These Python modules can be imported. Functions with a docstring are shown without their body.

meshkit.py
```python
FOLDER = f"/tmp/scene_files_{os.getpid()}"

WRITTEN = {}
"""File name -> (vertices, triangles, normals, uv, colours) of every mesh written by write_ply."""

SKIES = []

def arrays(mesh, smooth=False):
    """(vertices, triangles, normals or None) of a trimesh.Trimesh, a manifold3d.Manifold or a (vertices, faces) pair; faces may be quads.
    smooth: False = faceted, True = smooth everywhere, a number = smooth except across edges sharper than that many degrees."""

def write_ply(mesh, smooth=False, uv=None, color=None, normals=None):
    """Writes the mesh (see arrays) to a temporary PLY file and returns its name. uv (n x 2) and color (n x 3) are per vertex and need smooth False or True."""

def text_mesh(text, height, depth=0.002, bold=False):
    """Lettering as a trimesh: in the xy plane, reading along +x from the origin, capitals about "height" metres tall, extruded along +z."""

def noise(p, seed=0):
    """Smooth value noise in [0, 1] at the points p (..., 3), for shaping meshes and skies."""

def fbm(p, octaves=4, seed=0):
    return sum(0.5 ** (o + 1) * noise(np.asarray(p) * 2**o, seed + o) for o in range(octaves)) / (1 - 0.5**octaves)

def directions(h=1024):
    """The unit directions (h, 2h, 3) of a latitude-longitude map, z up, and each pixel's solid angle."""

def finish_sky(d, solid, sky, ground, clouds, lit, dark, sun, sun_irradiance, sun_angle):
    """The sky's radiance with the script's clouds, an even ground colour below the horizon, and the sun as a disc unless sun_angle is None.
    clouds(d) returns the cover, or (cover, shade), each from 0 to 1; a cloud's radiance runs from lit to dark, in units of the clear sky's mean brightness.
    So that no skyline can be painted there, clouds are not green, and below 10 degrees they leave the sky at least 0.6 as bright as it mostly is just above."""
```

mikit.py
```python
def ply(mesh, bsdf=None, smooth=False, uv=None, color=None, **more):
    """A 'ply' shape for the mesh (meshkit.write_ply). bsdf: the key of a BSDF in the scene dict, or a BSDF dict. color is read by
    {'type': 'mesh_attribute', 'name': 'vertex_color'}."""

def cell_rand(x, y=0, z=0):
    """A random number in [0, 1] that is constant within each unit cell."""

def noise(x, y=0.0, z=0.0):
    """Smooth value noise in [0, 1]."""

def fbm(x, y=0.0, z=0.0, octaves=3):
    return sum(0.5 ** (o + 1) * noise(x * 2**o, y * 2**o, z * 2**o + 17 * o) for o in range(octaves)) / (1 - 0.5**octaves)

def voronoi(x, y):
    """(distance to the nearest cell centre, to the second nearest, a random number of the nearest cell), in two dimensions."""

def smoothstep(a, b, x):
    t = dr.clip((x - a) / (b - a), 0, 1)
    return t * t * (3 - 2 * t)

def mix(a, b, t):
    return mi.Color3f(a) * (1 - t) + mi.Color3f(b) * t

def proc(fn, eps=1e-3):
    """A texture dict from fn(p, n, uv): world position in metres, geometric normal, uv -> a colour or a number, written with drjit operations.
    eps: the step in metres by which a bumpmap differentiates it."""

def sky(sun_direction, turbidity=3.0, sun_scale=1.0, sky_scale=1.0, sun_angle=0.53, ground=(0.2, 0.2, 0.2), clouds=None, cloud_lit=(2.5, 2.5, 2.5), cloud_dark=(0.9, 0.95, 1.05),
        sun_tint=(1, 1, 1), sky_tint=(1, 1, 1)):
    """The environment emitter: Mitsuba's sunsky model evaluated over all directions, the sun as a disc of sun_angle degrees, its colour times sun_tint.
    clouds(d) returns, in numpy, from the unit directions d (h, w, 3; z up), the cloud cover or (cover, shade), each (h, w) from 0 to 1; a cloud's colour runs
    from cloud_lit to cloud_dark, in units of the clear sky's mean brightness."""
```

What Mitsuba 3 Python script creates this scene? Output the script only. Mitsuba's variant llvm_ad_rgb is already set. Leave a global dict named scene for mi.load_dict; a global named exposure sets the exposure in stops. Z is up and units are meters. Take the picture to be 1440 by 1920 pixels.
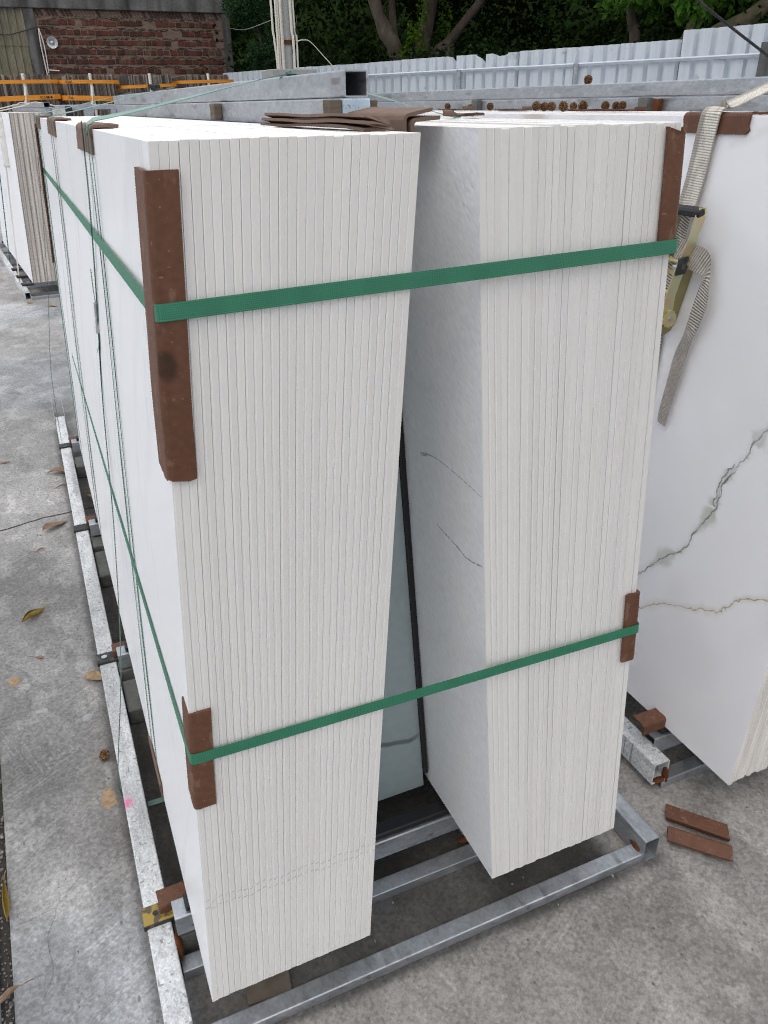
import math, random
import numpy as np, trimesh, manifold3d as m3, drjit as dr, mitsuba as mi
import mikit, meshkit
from shapely.geometry import LineString, Polygon
from mikit import noise, fbm, voronoi, cell_rand, smoothstep, mix, proc

T = mi.ScalarTransform4f
scene, labels = {}, {}

# ------------------------------------------------------------------ camera, sky, exposure
PITCH, ROLL, YAW = (math.radians(a) for a in (27.611, -0.7938, 23.2826))
CAM = np.array([-0.5522, -1.0238, 1.7987])
_f = np.array([math.sin(YAW), math.cos(YAW), 0]); _r = np.array([math.cos(YAW), -math.sin(YAW), 0]); _u = np.array([0, 0, 1.0])
FWD = _f * math.cos(PITCH) - _u * math.sin(PITCH)
_u2 = _u * math.cos(PITCH) + _f * math.sin(PITCH)
UP = _u2 * math.cos(ROLL) - _r * math.sin(ROLL)
scene['camera'] = {'type': 'perspective', 'fov': 2 * math.degrees(math.atan(720 / 1463.5)), 'fov_axis': 'x', 'near_clip': 0.05, 'far_clip': 300.0,
                   'to_world': T().look_at(origin=CAM.tolist(), target=(CAM + FWD).tolist(), up=UP.tolist())}
SUN = [-0.40, -0.46, 0.95]
scene['sky'] = mikit.sky(SUN, turbidity=4, sun_scale=0.12, sun_angle=30, ground=(0.25, 0.25, 0.25),
                         clouds=lambda d: (np.ones(d.shape[:2]), np.clip(1.0 - np.clip(d[..., 2], 0, 1) + 0.25 * (meshkit.fbm(d * 2.2, 3, 5) - 0.5), 0, 1)),
                         cloud_lit=(3.1, 3.2, 3.38), cloud_dark=(1.5, 1.55, 1.66))
exposure = 1.92

# ------------------------------------------------------------------ helpers
def numbered(name):
    if name not in scene and name not in labels and not any(k.startswith(name + '__') for k in scene): return name
    i = COUNT.get(name, 0) + 1
    while f'{name}_{i:03d}' in scene or f'{name}_{i:03d}' in labels: i += 1
    COUNT[name] = i
    return f'{name}_{i:03d}'
COUNT = {}
ONCE = set()
def new(name):
    if name not in ONCE:
        ONCE.add(name); return name
    COUNT[name] = COUNT.get(name, 0) + 1
    return f'{name}_{COUNT[name]:03d}'

def thing(name, label, cat, group=None):
    k = new(name); labels[k] = {'label': label, 'category': cat}
    if group: labels[k]['group'] = group
    if 'slab' in name: labels[k]['kind'] = 'thing'
    return k

def shape(mesh, bsdf, smooth=30, M=None, **kw):
    d = mesh if isinstance(mesh, dict) else mikit.ply(mesh, bsdf, smooth, **kw)
    if M is not None: d = {**d, 'to_world': T(M) if isinstance(M, np.ndarray) else M}
    return d

def part(parent, name, mesh, bsdf=None, smooth=30, M=None, label=None, kind=None, **kw):
    k = new(parent + '__' + name); scene[k] = shape(mesh, bsdf, smooth, M, **kw)
    if label or kind:
        labels[k] = {}
        if label: labels[k]['label'] = label
        if kind: labels[k]['kind'] = kind
    return k

def single(name, mesh, bsdf, label, cat, group=None, smooth=30, M=None, **kw):
    k = thing(name, label, cat, group); scene[k] = shape(mesh, bsdf, smooth, M, **kw); return k

def struct(name, mesh, bsdf, smooth=30, label=None, kind='structure', M=None):
    k = new(name); scene[k] = shape(mesh, bsdf, smooth, M); labels[k] = {'kind': kind}
    if label: labels[k]['label'] = label
    return k

WORDS = ('first second third fourth fifth sixth seventh eighth ninth tenth eleventh twelfth thirteenth fourteenth fifteenth sixteenth seventeenth eighteenth nineteenth '
         'twentieth twenty-first twenty-second twenty-third twenty-fourth twenty-fifth twenty-sixth twenty-seventh twenty-eighth twenty-ninth').split()

def cbox(x0, x1, y0, y1, z0, z1, c=0.002):
    lo, hi = np.array([x0, y0, z0]), np.array([x1, y1, z1])
    ext = hi - lo; c = min(c, 0.4 * ext.min())
    if c <= 0: return trimesh.creation.box(bounds=[lo, hi])
    v = []
    for s in np.ndindex(2, 2, 2):
        p = np.where(s, hi, lo); d = np.where(s, -1, 1) * c
        for k in range(3):
            q = p + d; q[k] = p[k]; v.append(q)
    return trimesh.convex.convex_hull(np.array(v))

def join(ms): return trimesh.util.concatenate([tm(m) for m in ms])
def tm(m):
    if isinstance(m, trimesh.Trimesh): return m
    a = meshkit.arrays(m); return trimesh.Trimesh(a[0], a[1], process=False)

def moved(m, M): m = tm(m).copy(); m.apply_transform(np.asarray(M, float)); return m
def mat(o, x, y, z):
    M = np.eye(4); M[:3, 0], M[:3, 1], M[:3, 2], M[:3, 3] = x, y, z, o; return M
def rotz(a, o=(0, 0, 0)):
    c, s = math.cos(a), math.sin(a); return mat(o, (c, s, 0), (-s, c, 0), (0, 0, 1))
def unit(v): v = np.asarray(v, float); return v / np.linalg.norm(v)

def rect_tube(w, h, L, t=0.003, r=0.005, solid=False):
    """hollow section along +y from 0 to L, x centred, z from 0 to h"""
    def cs(a, b, rr): return m3.CrossSection.square([a - 2 * rr, b - 2 * rr], True).offset(rr, m3.JoinType.Round, 2.0, 16) if rr > 0 else m3.CrossSection.square([a, b], True)
    c = cs(w, h, r)
    if not solid: c = c - cs(w - 2 * t, h - 2 * t, max(r - t, 0.0006))
    m = tm(m3.Manifold.extrude(c, L))
    return moved(m, mat((0, 0, h / 2), (1, 0, 0), (0, 0, 1), (0, 1, 0)) @ np.diag([1, 1, 1, 1.0])) if False else _fix(moved(m, mat((0, 0, h / 2), (-1, 0, 0), (0, 0, 1), (0, 1, 0))))
def _fix(m): return m
def along_x(m): return moved(m, mat((0, 0, 0), (0, -1, 0), (1, 0, 0), (0, 0, 1)))   # +y tube becomes +x

def sweep(profile, stations, caps=True):
    """profile (n,2) polygon; stations: (m,4,4) frames (profile in their xy)"""
    n = len(profile); V = []
    for F in stations:
        V.append(np.column_stack([profile, np.zeros(n), np.ones(n)]) @ F.T)
    V = np.vstack(V)[:, :3]; f = []
    for i in range(len(stations) - 1):
        for j in range(n):
            a, b = i * n + j, i * n + (j + 1) % n
            f += [[a, b, b + n], [a, b + n, a + n]]
    if caps:
        _, tri = trimesh.creation.triangulate_polygon(Polygon(profile), engine='earcut')
        pv = trimesh.creation.triangulate_polygon(Polygon(profile), engine='earcut')[0]
        idx = [int(np.argmin(((profile - q) ** 2).sum(1))) for q in pv]
        tri = np.array([[idx[k] for k in t] for t in tri])
        f += tri[:, ::-1].tolist() + (tri + (len(stations) - 1) * n).tolist()
    m = trimesh.Trimesh(V, np.array(f), process=False)
    if m.volume < 0: m.invert()
    return m

def angle_board(a, b, L, t=0.005, ang=90, seed=0, fray=0.004, wob=0.0012, rag=(1, 1)):
    """fibre edge board: legs along +x (a) and at ang degrees (b), running along +z"""
    rs = np.random.RandomState(seed); A = math.radians(ang)
    ln = LineString([(a, 0), (0.006, 0), (0.0018, 0.0018 if ang > 60 else 0.001), (0.006 * math.cos(A), 0.006 * math.sin(A)), (b * math.cos(A), b * math.sin(A))])
    ln = ln.segmentize(0.012)
    pg = ln.buffer(t / 2, cap_style=2, join_style=1, quad_segs=2).simplify(0.00015)
    pr = np.array(LineString(pg.exterior.coords).segmentize(0.011).coords)[:-1]
    st = []
    N = max(6, int(L / 0.03)); ks = np.concatenate([[0, 0.006], np.linspace(0.02, L - 0.02, N), [L - 0.006, L]])
    for z in ks:
        o = (meshkit.noise(np.array([[z * 9, seed * 7.1, k * 3.3] for k in range(2)])) - 0.5) * wob * 2
        F = np.eye(4); F[:3, 3] = (o[0], o[1], z); st.append(F)
    m = sweep(pr, st)
    n = len(pr); v = np.array(m.vertices)
    j0 = meshkit.fbm(np.column_stack([pr * 90, np.full(n, seed * 1.7)]), 3) - 0.35
    j1 = meshkit.fbm(np.column_stack([pr * 90 + 9, np.full(n, seed * 1.3)]), 3) - 0.35
    v[:n, 2] += fray * j0 * 3 * rag[0]; v[n:2 * n, 2] += fray * j0 * 2 * rag[0]; v[-n:, 2] -= fray * j1 * 3 * rag[1]; v[-2 * n:-n, 2] -= fray * j1 * 2 * rag[1]
    for s, e in ((slice(0, n), rag[0]), (slice(len(v) - n, len(v)), rag[1])):
        v[s, :2] += (rs.rand(n, 2) - 0.5) * 0.0016 * e
    m.vertices = v
    return m

def ribbon(pts, wd, width, thick, closed=False):
    """band through pts; wd: width direction per point; returns mesh, uv (metres across, metres along)"""
    P = np.asarray(pts, float); n = len(P); W = np.broadcast_to(np.asarray(wd, float), P.shape).copy()
    tg = (np.roll(P, -1, 0) - np.roll(P, 1, 0)) if closed else np.gradient(P, axis=0)
    tg /= np.linalg.norm(tg, axis=1, keepdims=True)
    W -= tg * (W * tg).sum(1, keepdims=True); W /= np.linalg.norm(W, axis=1, keepdims=True)
    N = np.cross(tg, W)
    wdt = np.broadcast_to(width, (n,))[:, None] / 2
    c = [P - W * wdt - N * thick / 2, P + W * wdt - N * thick / 2, P + W * wdt + N * thick / 2, P - W * wdt + N * thick / 2]
    if closed: c = [np.vstack([q, q[:1]]) for q in c]; P = np.vstack([P, P[:1]]); n += 1
    s = np.concatenate([[0], np.cumsum(np.linalg.norm(np.diff(P, axis=0), axis=1))])
    V = np.stack(c, 1).reshape(-1, 3); wm = float(np.mean(wdt)) * 2
    uv = np.stack([np.column_stack([np.full(n, a), s]) for a in (0, wm, wm, 0)], 1).reshape(-1, 2)
    f = []
    for i in range(n - 1):
        for j in range(4):
            a, b = i * 4 + j, i * 4 + (j + 1) % 4
            f += [[a, b, b + 4], [a, b + 4, a + 4]]
    if not closed: f += [[0, 2, 1], [0, 3, 2], [4 * n - 4, 4 * n - 3, 4 * n - 2], [4 * n - 4, 4 * n - 2, 4 * n - 1]]
    m = trimesh.Trimesh(V, np.array(f), process=False)
    return m, uv

def tube(pts, rad, sides=8, caps=True):
    P = np.asarray(pts, float); rad = np.broadcast_to(np.asarray(rad, float), (len(P),))
    tg = np.gradient(P, axis=0); tg /= np.linalg.norm(tg, axis=1, keepdims=True) + 1e-12
    a = np.cross(tg[0], [0.3, 0.1, 1.0] if abs(tg[0][2]) < 0.9 else [1, 0.2, 0]); A = []
    for t in tg:
        a = a - t * (a @ t); a = a / np.linalg.norm(a); A.append(a)
    A = np.array(A); B = np.cross(tg, A); th = np.arange(sides) * 2 * np.pi / sides
    V = P[:, None] + rad[:, None, None] * (np.cos(th)[None, :, None] * A[:, None] + np.sin(th)[None, :, None] * B[:, None])
    n = len(P); f = []
    for i in range(n - 1):
        for j in range(sides):
            x, y = i * sides + j, i * sides + (j + 1) % sides
            f += [[x, y, y + sides], [x, y + sides, x + sides]]
    V = V.reshape(-1, 3)
    if caps:
        V = np.vstack([V, P[:1], P[-1:]]); c0, c1 = n * sides, n * sides + 1
        for j in range(sides):
            f += [[c0, (j + 1) % sides, j], [c1, (n - 1) * sides + j, (n - 1) * sides + (j + 1) % sides]]
    return trimesh.Trimesh(V, np.array(f), process=False)

def curve(ctrl, n=40):
    """Catmull-Rom through control points"""
    c = np.asarray(ctrl, float); c = np.vstack([2 * c[0] - c[1], c, 2 * c[-1] - c[-2]]); out = []
    m = len(c) - 3
    for t in np.linspace(0, m - 1e-9, n):
        i = int(t); u = t - i; p0, p1, p2, p3 = c[i:i + 4]
        out.append(0.5 * (2 * p1 + (p2 - p0) * u + (2 * p0 - 5 * p1 + 4 * p2 - p3) * u * u + (3 * p1 - p0 - 3 * p2 + p3) * u ** 3))
    return np.array(out)

# ------------------------------------------------------------------ materials
def P(name, color, rough=0.5, metal=0.0, spec=0.5, bump=None, bscale=0.001, beps=1e-3, **kw):
    col = proc(color) if callable(color) else {'type': 'rgb', 'value': list(color)}
    r = proc(rough) if callable(rough) else rough
    b = {'type': 'principled', 'base_color': col, 'roughness': r, 'metallic': metal, 'specular': spec, **kw}
    if bump: b = {'type': 'bumpmap', 'arbitrary': proc(bump, beps), 'scale': bscale, 'bsdf': b}
    scene[name] = {'type': 'twosided', 'bsdf': b}
    return name

def seg_dist(y, z, pts):
    """distance and signed side-free distance from (y,z) to a polyline"""
    best = mi.Float(9.0); at = mi.Float(0.0)
    for i, ((a0, a1), (b0, b1)) in enumerate(zip(pts[:-1], pts[1:])):
        dx, dz = b0 - a0, b1 - a1; L2 = dx * dx + dz * dz
        t = dr.clip(((y - a0) * dx + (z - a1) * dz) / L2, 0, 1)
        d = dr.sqrt(dr.square(y - a0 - dx * t) + dr.square(z - a1 - dz * t))
        at = dr.select(d < best, i + t, at); best = dr.minimum(best, d)
    return best, at

TILT_L, TILT_R = math.tan(0.0673), -math.tan(0.0726)
GLAZE = (0.775, 0.79, 0.815)
def body_tone(p, k):
    return mix((0.65, 0.635, 0.61), (0.74, 0.725, 0.70), 0.25 + 0.5 * k) * (0.992 + 0.016 * noise(p.x * 900, p.y * 900, p.z * 700)) * (0.97 + 0.06 * fbm(p.x * 5, p.y * 5, p.z * 3.3))
def slab_rough(p, n, uv): return dr.select(dr.abs(n.x) > 0.9, 0.3, 0.62)
PITCHS = 0.3526 / 29
def left_col(p, n, uv):
    k = cell_rand(dr.floor((p.x + 0.5105 - (p.z - 0.168) * TILT_L) / PITCHS), 3, 7)
    e = body_tone(p, k)
    # pencil ticks drawn across each slab edge near the foot of the stack
    c = (p.x + 0.5105 - (p.z - 0.168) * TILT_L) / PITCHS; ci = dr.floor(c); fr = c - ci
    j = (cell_rand(ci, 11, 5) - 0.5) * 0.010; sl = (fr - 0.5) * (0.003 + 0.005 * cell_rand(ci, 4, 4))
    wv = 0.0012 * (noise(p.x * 300, 3, ci) - 0.5)
    ln = dr.minimum(dr.abs(p.z - (0.4665 + j + sl + wv - (ci - 2) * 0.0004)), dr.abs(p.z - (0.4475 + j * 0.8 + sl + wv - (ci - 2) * 0.0004)))
    has = (fr > 0.06 + 0.3 * cell_rand(ci, 9, 1)) & (fr < 0.94 - 0.3 * cell_rand(ci, 2, 8)) & (n.y < -0.9)
    e = dr.select(has, mix(e, (0.16, 0.15, 0.15), 0.85 * (1 - smoothstep(0.0004, 0.0010, ln))), e)
    e = dr.select(fr < 0.075, mi.Color3f(*GLAZE), e)
    return dr.select(n.x < -0.5, mi.Color3f(*GLAZE), e)
def vein_white(p):
    w = fbm(p.y * 1.3, p.z * 0.7, 3) * 0.8
    a = dr.abs(fbm(p.y * 2.6 + w * 2.0 + p.z * 0.9, p.z * 0.45 + 4.0, 1.0, octaves=4) - 0.5)
    b = dr.abs(fbm(p.y * 6.1 - p.z * 0.8 + w, p.z * 1.1 + 9.0, 5.0, octaves=4) - 0.5)
    m = (1 - smoothstep(0.0, 0.035, a)) * 0.42 * noise(p.y * 2, p.z * 2, 6) + (1 - smoothstep(0.0, 0.02, b)) * 0.22 * noise(p.y * 3, p.z, 2)
    return mix(GLAZE, (0.42, 0.43, 0.44), m)
def left_outer_col(p, n, uv): return dr.select(n.x < -0.5, vein_white(p), left_col(p, n, uv))
P('slab_left', left_col, slab_rough, spec=0.4)
P('slab_left_outer', left_outer_col, slab_rough, spec=0.5)
def right_col(p, n, uv):
    c = (p.x - 0.1579 - (p.z - 0.17) * TILT_R) / (0.3551 / 29)
    fr = c - dr.floor(c)
    return dr.select((n.x > 0.5) | ((fr > 0.865) & (fr < 0.96)), mi.Color3f(*GLAZE), body_tone(p, cell_rand(dr.floor(c), 1, 2)))
P('slab_right', right_col, slab_rough, spec=0.4)
SCA = [(0.257, 1.182), (0.22, 1.195), (0.18, 1.2), (0.136, 1.2), (0.088, 1.199), (0.055, 1.197), (0.02, 1.194)]
SCB = [(0.197, 1.049), (0.161, 1.044), (0.117, 1.041), (0.083, 1.035), (0.056, 1.039), (0.02, 1.049)]
def back_col(p, n, uv):
    base = mi.Color3f(0.78, 0.80, 0.83) * (0.93 + 0.14 * noise((p.y * 0.8 + p.z * 0.6) * 110, (p.z * 0.8 - p.y * 0.6) * 330, 2))
    nz = noise(p.y * 420, p.z * 420, 1)
    da, ta = seg_dist(p.y, p.z, SCA); db, tb = seg_dist(p.y, p.z, SCB)
    wa = 0.0016 + 0.0045 * smoothstep(1.5, 0.3, ta)
    ma = (1 - smoothstep(0.3, 1.0, da / wa)) * smoothstep(0.25, 0.6, nz + 0.25 * (1 - smoothstep(0.3, 1.5, ta)) * 0 + 0.1)
    mb = (1 - smoothstep(0.0007, 0.0020, db + 0.0008 * (noise(p.y * 130, p.z * 130, 3) - 0.5))) * smoothstep(0.2, 0.5, nz)
    c = mix(base, (0.10, 0.10, 0.12), dr.clip(0.6 * ma + 0.85 * mb, 0, 1))
    return dr.select(n.x < -0.9, c, body_tone(p, 0.5))
def back_bump(p, n, uv):
    u, v = p.y * 0.8 + p.z * 0.6, p.z * 0.8 - p.y * 0.6
    return dr.select(n.x < -0.9, 0.75 * fbm(u * 95, v * 300, 2.0, octaves=2) + 0.25 * noise(p.y * 500, p.z * 600, 4), 0.5)
P('slab_embossed', back_col, 0.55, spec=0.4, bump=back_bump, bscale=0.0022, beps=5e-4)
V1 = [(0.48, 0.547), (0.469, 0.566), (0.448, 0.59), (0.429, 0.619), (0.402, 0.65), (0.38, 0.674), (0.361, 0.688), (0.34, 0.709), (0.321, 0.738), (0.321, 0.763), (0.299, 0.804), (0.275, 0.855), (0.267, 0.869), (0.275, 0.882),
      (0.269, 0.909), (0.272, 0.932), (0.257, 0.962), (0.25, 0.977), (0.229, 1.012), (0.212, 1.041), (0.21, 1.064), (0.195, 1.085), (0.182, 1.111), (0.1, 1.25), (0.04, 1.33)]
V2 = [(0.62, 0.40), (0.453, 0.452), (0.423, 0.473), (0.404, 0.492), (0.375, 0.518), (0.344, 0.534), (0.303, 0.552), (0.254, 0.572), (0.229, 0.595), (0.207, 0.592), (0.181, 0.606), (0.159, 0.631), (0.133, 0.671), (0.103, 0.694), (0.0, 0.75)]
V3 = [(0.48, 1.706), (0.457, 1.716), (0.428, 1.721), (0.388, 1.736), (0.30, 1.75)]
def marble(p):
    wy = p.y + 0.010 * (fbm(p.y * 30, p.z * 30, 1) - 0.5) + 0.006 * (noise(p.y * 110, p.z * 110, 5) - 0.5)
    wz = p.z + 0.012 * (fbm(p.y * 30, p.z * 30, 8) - 0.5) + 0.006 * (noise(p.y * 110, p.z * 110, 9) - 0.5)
    d1, t1 = seg_dist(wy, wz, V1); d2, t2 = seg_dist(wy, wz, V2); d3, _ = seg_dist(wy, wz, V3)
    blob = noise(t1 * 0.9 + 2.3, 1, 4); blob2 = noise(t2 * 1.1, 5, 3)
    w1 = 0.0022 + 0.028 * blob * dr.square(blob); w2 = 0.001 + 0.010 * blob2 * dr.square(blob2)
    # split vein: two dark margins round a paler filling
    rim = dr.select((t1 > 12.3) & (t1 < 17.5), dr.abs(d1 - 0.0035 - 0.004 * noise(t1 * 2.2, 3, 1)), d1)
    core1 = 1 - smoothstep(0.0008, 0.0022 + 0.0018 * noise(p.y * 60, p.z * 60, 12), rim + 0.0007 * noise(p.y * 300, p.z * 300, 2)); fill1 = 1 - smoothstep(w1 * 0.3, w1 * 1.3, d1)
    halo1 = 1 - smoothstep(0.0, w1 + 0.016, d1); core2 = 1 - smoothstep(0.0007, 0.0028, d2 + 0.0008 * noise(p.y * 200, p.z * 200, 4)); halo2 = 1 - smoothstep(0.0, w2 + 0.013, d2)
    c = mi.Color3f(0.80, 0.80, 0.82)
    c = mix(c, (0.62, 0.63, 0.62), 0.5 * halo1); c = mix(c, (0.46, 0.48, 0.42), fill1 * (0.5 + 0.4 * noise(p.y * 45, p.z * 45, 3))); c = mix(c, (0.07, 0.085, 0.09), 0.85 * core1 * (0.45 + 0.55 * smoothstep(0.2, 0.5, noise(p.y * 30, p.z * 30, 7))))
    c = mix(c, (0.60, 0.54, 0.40), 0.55 * halo2 * (0.5 + 0.5 * noise(p.y * 40, p.z * 40, 6))); c = mix(c, (0.24, 0.21, 0.14), 0.75 * core2)
    c = mix(c, (0.62, 0.61, 0.57), 0.35 * (1 - smoothstep(0.0, 0.02, d3)))
    c = mix(c, (0.66, 0.66, 0.67), 0.35 * smoothstep(0.62, 0.8, fbm(p.y * 3.1, p.z * 2.2, 7)))
    # broad grey-brown veins nearer the top, further back
    b = dr.abs(p.y - 1.30 - 0.12 * (p.z - 1.7) + 0.06 * (fbm(p.y * 8, p.z * 5, 3) - 0.5)); b2 = dr.abs(p.y - 1.02 - 0.1 * (p.z - 1.7) + 0.05 * (fbm(p.y * 9, p.z * 6, 2) - 0.5))
    c = mix(c, (0.45, 0.38, 0.31), 0.7 * (1 - smoothstep(0.035, 0.10, b)) * (0.4 + 0.6 * noise(p.y * 22, p.z * 10, 4)))
    return mix(c, (0.50, 0.46, 0.42), 0.6 * (1 - smoothstep(0.01, 0.035, b2)) * noise(p.y * 25, p.z * 12, 4))
def marble_edge(p): return body_tone(p, 0.4) * mi.Color3f(0.92, 0.89, 0.86) * (0.85 + 0.3 * noise(p.x * 90, p.y * 40, p.z * 7))
P('slab_marble', lambda p, n, uv: dr.select(n.x < -0.5, marble(p), marble_edge(p)), slab_rough, spec=0.5)
P('slab_marble_rest', lambda p, n, uv: dr.select(n.x < -0.5, mi.Color3f(0.8, 0.8, 0.81), marble_edge(p)), 0.5, spec=0.4)
def dirty(p, n, uv):
    k = cell_rand(dr.floor((p.x + 0.5 - p.z * TILT_L) / 0.0124), 2, 2)
    c = mix((0.30, 0.27, 0.24), (0.62, 0.57, 0.52), smoothstep(0.1, 0.8, k)) * (0.8 + 0.4 * noise(p.x * 60, p.y * 10, p.z * 3))
    return dr.select(n.x < -0.5, mi.Color3f(0.80, 0.81, 0.84), c)
P('slab_dirty', dirty, 0.55, spec=0.4)
def far_edge(p, n, uv):
    k = cell_rand(dr.floor(p.x / 0.021 + 0.001), dr.floor(p.y), 3)
    return mix((0.07, 0.062, 0.056), (0.30, 0.265, 0.235), k * k) * (0.7 + 0.6 * noise(p.x * 25, p.y * 9, p.z * 2.2))
P('slab_weathered', far_edge, 0.8, spec=0.2)

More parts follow.
